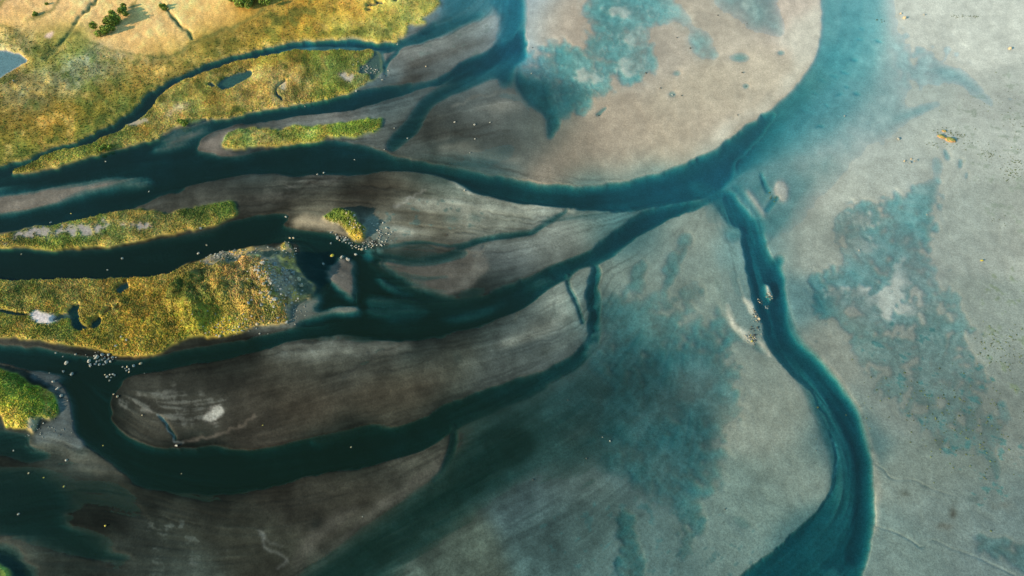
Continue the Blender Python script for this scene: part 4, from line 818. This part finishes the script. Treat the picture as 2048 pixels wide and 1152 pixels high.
LONE = [
 (128,973,7,'moss',"ochre boulder alone on the dark wet sand below the small green island"),
 (211,1052,8,'moss',"yellow topped boulder alone on the dark flats near the lower edge"),
 (363,947,5,'warm',"tiny orange stone alone in the broad black channel below the brown sand lens"),
 (354,892,9,'pale',"pale boulder at the lower bank of the brown sand lens, ending a thin blue rill"),
 (133,921,7,'pale',"cream boulder with a black shadow beside the grey spit of the small green island"),
 (57,946,8,'warm',"brown boulder on the dim mud patch below the small green island"),
 (87,955,5,'moss',"small yellow stone just right of a brown boulder on the dim mud patch"),
 (37,1028,7,'pale',"white boulder alone in the black shallows of the lower corner"),
 (27,901,5,'pale',"small white stone in the dark inlet below the small green island"),
 (206,891,5,'moss',"thin yellowish stone in the black bend between green island and brown lens"),
 (228,789,6,'warm',"small tan stone left of its bigger neighbour at the blunt end of the brown lens"),
 (236,794,8,'warm',"tan boulder right on the blunt end of the brown sand lens"),
 (702,894,5,'warm',"orange stone in the dark channel beside a faint blue streak"),
 (725,1034,4,'pale',"tiny white stone on the long brown sandbank near the lower edge"),
 (526,851,4,'moss',"tiny yellow stone on the brown lens above the black channel"),
 (285,831,5,'warm',"small tan pebble on the blunt part of the brown lens"),
 (1136,800,5,'dark',"dark stone on the murky teal flat below the bent channel"),
 (1173,917,5,'dark',"dark stone between two pale patches of the murky teal flat"),
 (1205,874,4,'pale',"tiny white stone on the teal flat beside a slim grey stone"),
 (1220,882,6,'pale',"slim grey stone lying on the murky teal flat"),
 (1066,960,5,'dark',"dark stone at the end of a dark patch on the murky flat"),
 (1450,1019,5,'dark',"dark stone on the pale grey fan near the lower bend"),
 (1632,901,4,'dark',"dark speck of rock on the crescent bar inside the right hand bend"),
 (1963,522,10,'moss',"yellow boulder with a small pool round it on the far right flat"),
 (1718,501,5,'pale',"small white stone in a notch of the big blue wet patch"),
 (1854,429,5,'pale',"small pale stone at the rim of the big blue wet patch"),
 (1689,232,6,'pale',"white stone standing in the light blue estuary"),
 (1797,279,9,'pale',"pale boulder beside the estuary margin with a short blue pool behind it"),
 (1801,28,7,'warm',"smaller cream boulder of a pair beside the top of the estuary"),
 (1808,37,10,'warm',"larger cream boulder of a pair beside the top of the estuary"),
 (1848,30,6,'pale',"pale stone right of the cream boulder pair near the top edge"),
 (2019,98,13,'warm',"large pale boulder at the right edge of the upper flats"),
 (1484,146,6,'dark',"dark stone on the pale bar near its outer curve"),
 (1492,172,5,'dark',"dark stone in a tiny blue puddle near the bar's outer curve"),
 (1475,231,4,'dark',"dark speck of rock near the curved lower rim of the pale bar"),
 (1321,177,5,'dark',"dark stone in the middle of the pale bar"),
 (1354,76,5,'dark',"dark stone at the tip of a blue tongue on the pale bar"),
 (1380,97,6,'dark',"dark stone at the corner of a blue tongue on the pale bar"),
 (1292,146,6,'dark',"dark stone at the right end of the lacy blue patch"),
 (1197,231,7,'dark',"dark stone trailing a slim blue puddle on the pale bar"),
 (1345,190,7,'blue',"grey stone in a small puddle in the middle of the pale bar"),
 (1363,192,5,'dark',"dark stone right of a small puddle in the middle of the pale bar"),
 (1065,96,5,'dark',"dark stone on the left margin of the pale bar by the blue inlet"),
 (1063,147,5,'pale',"white stone at the deep blue arm of the lacy patch"),
 (1436,31,5,'dark',"dark stone high on the pale bar below the misty blue corner"),
 (1494,47,4,'dark',"dark stone in the misty blue corner of the pale bar"),
 (795,89,6,'pale',"white stone at the mouth of the narrow channel by the long island"),
 (765,161,6,'pale',"white stone at the wet corner behind the long island"),
 (712,183,8,'pale',"white stone at the lower bank of the long island"),
 (852,134,5,'warm',"tan stone on the brown bar right of the long island"),
 (789,257,5,'pale',"pale stone off the tip of the small narrow island"),
 (815,277,6,'pale',"pale stone on the dark bar right of the small narrow island"),
 (909,245,6,'pale',"pale stone on the dark brown flat, leftmost of a loose row of three"),
 (949,250,7,'pale',"pale stone with a light sand tail in a loose row of three"),
 (980,246,5,'pale',"pale stone, rightmost of a loose row of three on the dark brown flat"),
 (950,279,5,'pale',"pale stone below the loose row of three on the dark brown flat"),
 (940,306,5,'pale',"pale stone low on the brown flat just above the main river"),
 (929,382,7,'pale',"pale stone on the pointed bank under the main river"),
 (769,300,4,'pale',"tiny pale stone in the river mouth under the dark bar"),
 (709,319,4,'pale',"tiny pale stone midstream below the small narrow island"),
 (635,349,7,'pale',"pale stone at the river's lower shore, left of a close pair"),
 (648,346,7,'pale',"pale stone at the river's lower shore, right of a close pair"),
 (610,213,5,'pale',"white stone just off the long island's lower bank"),
 (211,323,5,'pale',"white stone in the dark river below the tapering end of the long island"),
 (298,383,5,'pale',"white stone in the dark river above the slender gravel island"),
 (102,445,6,'pale',"slim white stone at the upper shore of the slender gravel island"),
 (142,427,5,'moss',"yellowish stone in the river above the slender gravel island"),
 (245,517,8,'pale',"pale stone in the black river between gravel island and large island"),
 (215,540,6,'pale',"small white stone close above the large island's upper shore"),
 (402,458,9,'blue',"grey boulder at the lower shore of the slender gravel island's tip"),
 (413,490,7,'warm',"tan stone in the black river right of the gravel island"),
 (397,507,9,'pale',"tall pale boulder standing off the large island's upper shore"),
 (43,508,5,'warm',"small tan stone under the lower shore of the slender gravel island"),
 (572,434,8,'pale',"pale stone on the dark mud left of the sandy spit"),
 (580,476,7,'warm',"left stone of a touching cream pair in the black pool"),
 (587,476,7,'warm',"right stone of a touching cream pair in the black pool"),
 (662,487,8,'blue',"grey stone in the pool below the tiny rocky islet"),
 (662,465,8,'blue',"grey stone at the foot of the sandy spit"),
 (664,511,12,'moss',"yellow topped rock above the brown sand blob"),
 (647,528,9,'blue',"grey stone in the pool left of the brown sand blob"),
 (712,509,12,'pale',"long pale stone in the pool below the tiny rocky islet"),
 (684,515,12,'pale',"long pale slab at the head of the brown sand blob"),
 (696,519,13,'pale',"second long slab, beside the first, at the head of the brown sand blob"),
 (605,578,12,'warm',"cream boulder standing apart in the blue pool east of the large island"),
 (116,779,12,'pale',"tall white boulder, middle of three beside the small green island"),
 (108,764,10,'pale',"white boulder, uppermost of three beside the small green island"),
 (123,792,11,'pale',"white boulder, lowest of three beside the small green island"),
 (219,761,7,'pale',"bright white stone below the scattered rocks in the black channel"),
 (210,749,6,'warm',"orange stone left of a short row of rocks in the black channel"),
 (181,731,13,'pale',"long pale slab lying in the black channel under the rock pile"),
 (178,722,13,'pale',"broad white rock left of the rock pile in the channel"),
 (133,726,11,'pale',"white rock in the channel well left of the rock pile"),
 (144,748,14,'blue',"grey rock cluster's biggest stone between pile and small green island"),
 (127,743,8,'blue',"small grey stone near the small green island's upper shore"),
 (152,709,8,'pale',"white stone just under the large island's lower bank"),
 (126,713,5,'pale',"tiny white stone in the channel, lower of two by the large island"),
 (111,706,6,'pale',"pale stone in the channel, upper of two by the large island"),
 (230,751,9,'blue',"slanted grey stone at the right end of a short row in the channel"),
 (247,679,8,'pale',"pale boulder in the turf near the large island's lower bank, upper left of three"),
 (257,685,8,'pale',"pale boulder in the turf near the large island's lower bank, rightmost of three"),
 (235,695,8,'blue',"grey boulder in the turf near the large island's lower bank, lowest of three"),
 (281,727,9,'warm',"brown rock off the large island's lowest point"),
 (268,732,9,'blue',"grey rock left of a brown rock off the large island's lowest point"),
 (29,165,8,'pale',"white stone in the marsh grass by the blue pond"),
 (893,470,4,'dark',"brown speck of rock on the pale triangle of sand"),
]
for L in LONE: boulder(*L)

def cluster(polypts, n, smin, smax, kinds, label, group, seed):
    q = random.Random(seed); p = np.array(polypts, float); k = 0; used = []
    def inside(x, y):
        c = False
        for (ax, ay), (bx, by) in zip(polypts, polypts[1:] + polypts[:1]):
            if (ay > y) != (by > y) and x < (bx - ax) * (y - ay) / (by - ay) + ax: c = not c
        return c
    tries = 0
    while k < n and tries < n * 60:
        tries += 1
        x, y = q.uniform(*(p[:, 0].min(), p[:, 0].max())), q.uniform(p[:, 1].min(), p[:, 1].max())
        if not inside(x, y): continue
        s = smin + (smax - smin) * q.random() ** 2.2
        if any(math.hypot(x - a, y - b) < (s + c) * 0.42 for a, b, c in used): continue
        used.append((x, y, s)); k += 1
        boulder(x, y, s, q.choice(kinds), label, group, q.uniform(0.7, 1.1))
cluster([(520,560),(545,548),(560,545),(590,552),(612,582),(604,602),(585,614),(556,620),(530,612),(536,590)], 88, 5, 14, ['pale','pale','warm','blue'], "boulder in the dense rockfall on the large island's eastern slope", "boulders of the rockfall", 1)
cluster([(430,655),(470,640),(505,618),(545,612),(580,622),(575,648),(540,656),(500,664),(450,676),(425,676)], 34, 4, 11, ['pale','warm','blue'], "rock along the large island's lower right shore", "rocks of the lower right shore", 3)
cluster([(187,712),(205,707),(228,712),(222,724),(205,730),(190,728)], 22, 6, 12, ['blue','pale','blue'], "rock in the tight rock pile in the black channel", "rocks of the channel pile", 5)
cluster([(244,732),(254,730),(262,742),(256,746),(246,738)], 7, 5, 9, ['pale','warm','blue'], "small rock in the knot of rocks right of the channel pile", "rocks of the small knot", 6)
cluster([(212,748),(236,748),(234,756),(214,756)], 4, 4, 7, ['pale','blue'], "small rock in the short row across the black channel", "rocks of the short row", 7)
cluster([(668,468),(690,474),(712,490),(730,493),(745,482),(748,494),(730,500),(706,497),(690,487),(670,476)], 30, 4, 9, ['pale','blue','warm'], "rock at the foot of the tiny rocky islet", "rocks at the islet foot", 8)
cluster([(690,424),(712,430),(722,450),(733,462),(728,478),(712,476),(700,456),(690,440)], 22, 4, 8, ['warm','pale'], "rock poking from the turf of the tiny rocky islet", "rocks on the islet turf", 9)
cluster([(1530,585),(1538,584),(1547,596),(1544,602),(1534,600)], 10, 3, 6, ['warm','dark','pale'], "small rock at the foot of the bar in the right hand channel", "rocks of the channel bar", 11)
cluster([(1516,598),(1524,602),(1524,608),(1518,606)], 6, 3, 6, ['warm','dark'], "small rock in the little midstream heap of the right hand channel", "rocks of the midstream heap", 12)
cluster([(1530,612),(1538,610),(1538,618),(1532,618)], 5, 3, 6, ['blue','dark'], "small rock in the lower midstream heap of the right hand channel", "rocks of the lower heap", 13)
cluster([(1505,620),(1514,626),(1520,640),(1512,642),(1506,632)], 10, 3, 6, ['warm','dark'], "small rock at the end of the short bar by the right hand channel", "rocks of the short bar", 14)
cluster([(1498,670),(1508,668),(1512,682),(1500,686)], 12, 3, 7, ['dark','moss','warm'], "small rock in the heap crossing the crescent bar by the right hand channel", "rocks of the crescent heap", 15)
cluster([(1498,652),(1518,655),(1520,664),(1502,664)], 6, 4, 8, ['blue','dark'], "rock lying between short bar and crescent heap", "rocks between the bars", 16)
cluster([(1800,318),(1812,317),(1840,321),(1838,328),(1802,326)], 5, 3, 7, ['warm','blue'], "small stone in the short row on the right flat below the hummocks", "stones of the flat row", 17)

def pebbles(areas, label):
    """strewn stones too small to count, one object"""
    q = np.random.default_rng(31); Vs, Fs, Cs, o = [], [], [], 0
    base = [np.array([v.co[:] for v in me.vertices]) for me in RMESH['pale']]; fc = [np.array([p.vertices[:] for p in me.polygons]) for me in RMESH['pale']]
    for cx, cy, sx, sy, n, smin, smax in areas:
        for _ in range(n):
            px, py = cx + q.normal() * sx, cy + q.normal() * sy; x, y, e, m = at(px, py)
            if e < -0.3: continue
            r = q.uniform(smin, smax) * m / 2; k = q.integers(len(base)); a = q.uniform(0, 6.28); c, s_ = math.cos(a), math.sin(a)
            v = base[k] * (r * q.uniform(0.8, 1.3), r, r * 0.8); v = np.stack([v[:, 0] * c - v[:, 1] * s_, v[:, 0] * s_ + v[:, 1] * c, v[:, 2]], -1) + (x, y, max(e, -0.1) + r * 0.3)
            Vs.append(v); Fs.append(fc[k] + o); o += len(v); Cs.append(np.repeat(lin((165, 158, 146))[None] * q.uniform(0.35, 1.1), len(v), 0))
    return tag(mesh_np("stones", np.concatenate(Vs), np.concatenate(Fs), attr_material("strewn stones", 0.35, 3.0, 0.9), np.concatenate(Cs)), label, kind="stuff")
pebbles([(440,514,22,8,60,2,4.5),(480,505,22,5,30,2,4),(576,505,10,10,30,2,4.5),(560,585,26,20,110,1.6,4),(470,655,40,8,60,1.8,4),(590,620,14,10,30,1.6,3.5),(762,468,14,14,46,1.8,5),(712,490,24,8,50,1.6,4),(742,142,12,7,40,1.8,3.6),(205,718,18,8,40,1.6,4),(150,740,22,10,14,1.6,3.5),(255,738,16,8,14,1.6,3.5),(1538,594,8,6,30,1.4,3),(1514,632,6,8,24,1.4,3),(1504,676,8,7,34,1.4,3.4),(1522,602,5,4,10,1.4,3),(80,855,30,14,40,1.6,3.2)], "small grey stones strewn round the rocky ends of the islands")

# ------------------------------------------------------------------ reddish hummocks on the right flat
hm = rock_material("reddish peat", (190,140,95), (150,105,70), (120,120,60))
def hummock(px, py, wpx, h, rot, label):
    import bmesh
    from mathutils import noise as mn
    bm = bmesh.new(); bmesh.ops.create_icosphere(bm, subdivisions=4, radius=1)
    for v in bm.verts:
        v.co *= 1 + 0.25 * mn.noise(v.co * 2.5 + Vector((px, py, 0))); v.co.z = max(v.co.z, -0.3)
    me = bpy.data.meshes.new("hummock"); bm.to_mesh(me); bm.free(); me.materials.append(hm)
    for p in me.polygons: p.use_smooth = True
    o = bpy.data.objects.new("hummock", me); C.objects.link(o); x, y, e, m = at(px, py)
    o.location = (x, y, max(e, 0)); o.scale = (wpx * m / 2, wpx * m * 0.33, h); o.rotation_euler = (0, 0, rot)
    return tag(o, label, "hummock")
hummock(1882, 274, 15, 0.7, -0.5, "smaller rusty peat hummock, upper left of two on the pale right flat")
hummock(1900, 281, 20, 0.9, -0.4, "larger rusty peat hummock beside its smaller neighbour on the pale flat")
hummock(1888, 263, 9, 0.5, -0.3, "tiny rusty hummock just above the two larger ones")

# seaweed clumps: countless little tufts strewn over the right flats
q = np.random.default_rng(91); rows = []
for (x, y, sx, sy, n) in [(1893,262,14,5,40),(1905,272,14,4,40),(1925,290,25,6,40),(1975,308,14,6,40),(2030,320,14,14,70),(2030,345,16,8,60),(2040,250,20,12,30),(1990,100,0,0,0),(1920,33,16,2,40),(1950,33,8,1,20),(1975,215,60,30,40),(1990,680,25,14,60),(2010,720,30,14,60),(1996,440,12,6,10),(1860,800,80,40,120),(1960,860,60,60,120),(1870,290,10,4,12),(1545,395,6,3,10),(1760,40,12,3,8)]:
    for _ in range(n): rows.append((x + q.normal() * sx, y + q.normal() * sy))
P = []
for a, b in rows:
    x, y, e, m = at(min(a, 2150), b); P.append((x, y, max(e, -0.05)))
P = np.array(P); n = len(P)
v, f, c = cones(P, q.uniform(0.10, 0.34, n), q.uniform(0.06, 0.25, n), lin((86,92,62)) * q.uniform(0.6, 1.4, (n, 1)) * np.ones((1, 3)), 6, 0.5, 5)
tag(mesh_np("seaweed", v, f, attr_material("seaweed fronds"), c), "dark green seaweed scraps strewn over the pale right flats", kind="stuff")

# ------------------------------------------------------------------ bushes
leaf_mat = attr_material("bush leaves", 0.3, 2.0); bark = rock_material("bush bark", (90,75,60), (60,50,42))
def bush(px, py, w, h, label, seed, group=None):
    q = np.random.default_rng(seed); x, y, e, m = at(px, py)
    r = bpy.data.objects.new("bush", None); C.objects.link(r); r.location = (x, y, max(e, 0)); tag(r, label, "bush", group)
    nl = int(500 * w); lobes = [(q.normal(0, w * 0.28), q.normal(0, w * 0.28), h * q.uniform(0.35, 0.8), w * q.uniform(0.16, 0.32)) for _ in range(9)]
    P = []
    for i in range(nl):
        lx, ly, lz, lr = lobes[q.integers(9)]; d = q.normal(size=3); d /= np.linalg.norm(d); d *= lr * q.uniform(0.55, 1.1)
        P.append((lx + d[0], ly + d[1], max(0.1, lz + d[2] * 0.9)))
    P = np.array(P); s = q.uniform(0.12, 0.30, nl); u = q.normal(size=(nl, 3)); u /= np.linalg.norm(u, axis=1)[:, None]
    t = np.cross(u, q.normal(size=(nl, 3))); t /= np.linalg.norm(t, axis=1)[:, None]; b = np.cross(u, t)
    quad = np.stack([P + (t * a + b * c) * s[:, None] for a, c in ((-1, -.6), (1, -.6), (1, .6), (-1, .6))], 1).reshape(-1, 3)
    col = lin((122,134,60)) * q.uniform(0.55, 1.5, (nl, 1)) * (1 + q.normal(0, .12, (nl, 3)))
    fo = mesh_np("foliage", quad, np.arange(nl * 4).reshape(-1, 4), leaf_mat, np.repeat(np.clip(col, .01, .5), 4, 0)); fo.parent = r
    vs, fs = [], []
    for k, (lx, ly, lz, lr) in enumerate([(0, 0, h * .5, 0)] + lobes[:5]):
        a0 = np.array((0, 0, -0.3)); a1 = np.array((lx, ly, lz)); mid = (a0 + a1) / 2 + (0, 0, .1 * h); o = len(vs)
        for p, rad in ((a0, .10), (mid, .07), (a1, .025)):
            for i in range(6): vs.append((p[0] + rad * math.cos(i * 1.047), p[1] + rad * math.sin(i * 1.047), p[2]))
        for l in range(2):
            for i in range(6): fs.append((o + l*6 + i, o + l*6 + (i+1) % 6, o + l*6 + 6 + (i+1) % 6, o + l*6 + 6 + i))
    tr = mesh_np("trunk", vs, fs, bark); tr.parent = r
    return r
bush(230, 57, 7.2, 3.8, "largest dark green bush in the golden hay field, casting a long shadow", 1)
bush(217, 73, 4.6, 2.7, "lower bush attached below the largest one in the hay field", 2)
bush(251, 34, 4.2, 2.6, "middling bush above and right of the largest one in the hay field", 3)
bush(331, 22, 2.6, 1.9, "small round bush at the upper end of the short field ditch", 4)
bush(75, 37, 1.7, 0.9, "low bush closing the shrub line across the upper left hay field", 5)
bush(99, 15, 1.2, 0.6, "tiny bush further up the broken shrub line", 7)
bush(478, 4, 5.0, 3.2, "leftmost bush of the dark thicket at the top edge", 10)
bush(497, 16, 5.5, 3.4, "lowest bush of the dark thicket at the top edge", 11)
bush(512, 2, 6.0, 4.0, "middle bush of the dark thicket at the top edge", 12)
bush(532, 8, 5.0, 3.0, "rightmost bush of the dark thicket at the top edge", 13)
bush(368, 250, 2.6, 1.6, "small bush on the lower bank of the long island", 16)
bush(216, 300, 2.2, 1.2, "small bush on the lower bank near the tapering end of the long island", 17)

# ------------------------------------------------------------------ light
SUN_EL, SH = math.radians(19), math.radians(30)
to_sun = Vector((-math.cos(SH) * math.cos(SUN_EL), -math.sin(SH) * math.cos(SUN_EL), math.sin(SUN_EL)))
sd = bpy.data.lights.new("sun", 'SUN'); sd.energy = 4.2; sd.angle = math.radians(0.6); sd.color = (1.0, 0.84, 0.62)
so = bpy.data.objects.new("sun", sd); C.objects.link(so); so.rotation_euler = to_sun.to_track_quat('Z', 'Y').to_euler()
w = bpy.data.worlds.new("World"); S.world = w; w.use_nodes = True; nt = w.node_tree; nt.nodes.clear()
sky = nt.nodes.new('ShaderNodeTexSky'); sky.sky_type = 'NISHITA'; sky.sun_disc = False
sky.sun_elevation = SUN_EL; sky.sun_rotation = math.atan2(to_sun.x, to_sun.y)
bg = nt.nodes.new('ShaderNodeBackground'); bg.inputs[1].default_value = 0.13
tint = nt.nodes.new('ShaderNodeMix'); tint.data_type = 'RGBA'; tint.blend_type = 'MULTIPLY'; tint.inputs['Factor'].default_value = 1
tint.inputs['B'].default_value = (0.62, 1.0, 0.92, 1)
wo = nt.nodes.new('ShaderNodeOutputWorld')
# bright lobe added to the unseen sky, aimed to lighten the upper right water
geo = nt.nodes.new('ShaderNodeNewGeometry'); dt = nt.nodes.new('ShaderNodeVectorMath'); dt.operation = 'DOT_PRODUCT'
hz = Vector((0.5, 0.8, 0.42)).normalized(); dt.inputs[1].default_value = (-hz.x, -hz.y, -hz.z)
mxx = nt.nodes.new('ShaderNodeMath'); mxx.operation = 'MAXIMUM'; mxx.inputs[1].default_value = 0
pw = nt.nodes.new('ShaderNodeMath'); pw.operation = 'POWER'; pw.inputs[1].default_value = 7.0
hc = nt.nodes.new('ShaderNodeVectorMath'); hc.operation = 'SCALE'; hc.inputs[0].default_value = (1.7, 3.5, 4.9)
ad = nt.nodes.new('ShaderNodeVectorMath'); ad.operation = 'ADD'
nt.links.new(geo.outputs['Incoming'], dt.inputs[0]); nt.links.new(dt.outputs['Value'], mxx.inputs[0]); nt.links.new(mxx.outputs[0], pw.inputs[0])
nt.links.new(pw.outputs[0], hc.inputs['Scale']); nt.links.new(sky.outputs[0], tint.inputs['A']); nt.links.new(tint.outputs['Result'], ad.inputs[0])
nt.links.new(hc.outputs[0], ad.inputs[1]); nt.links.new(ad.outputs[0], bg.inputs[0]); nt.links.new(bg.outputs[0], wo.inputs[0])

S.view_settings.view_transform = 'Standard'; S.view_settings.look = 'None'; S.view_settings.gamma = 1
S.view_settings.exposure = 0.82
S.cycles.max_bounces = 5; S.cycles.transparent_max_bounces = 8; S.cycles.volume_bounces = 0
S.cycles.use_denoising = True
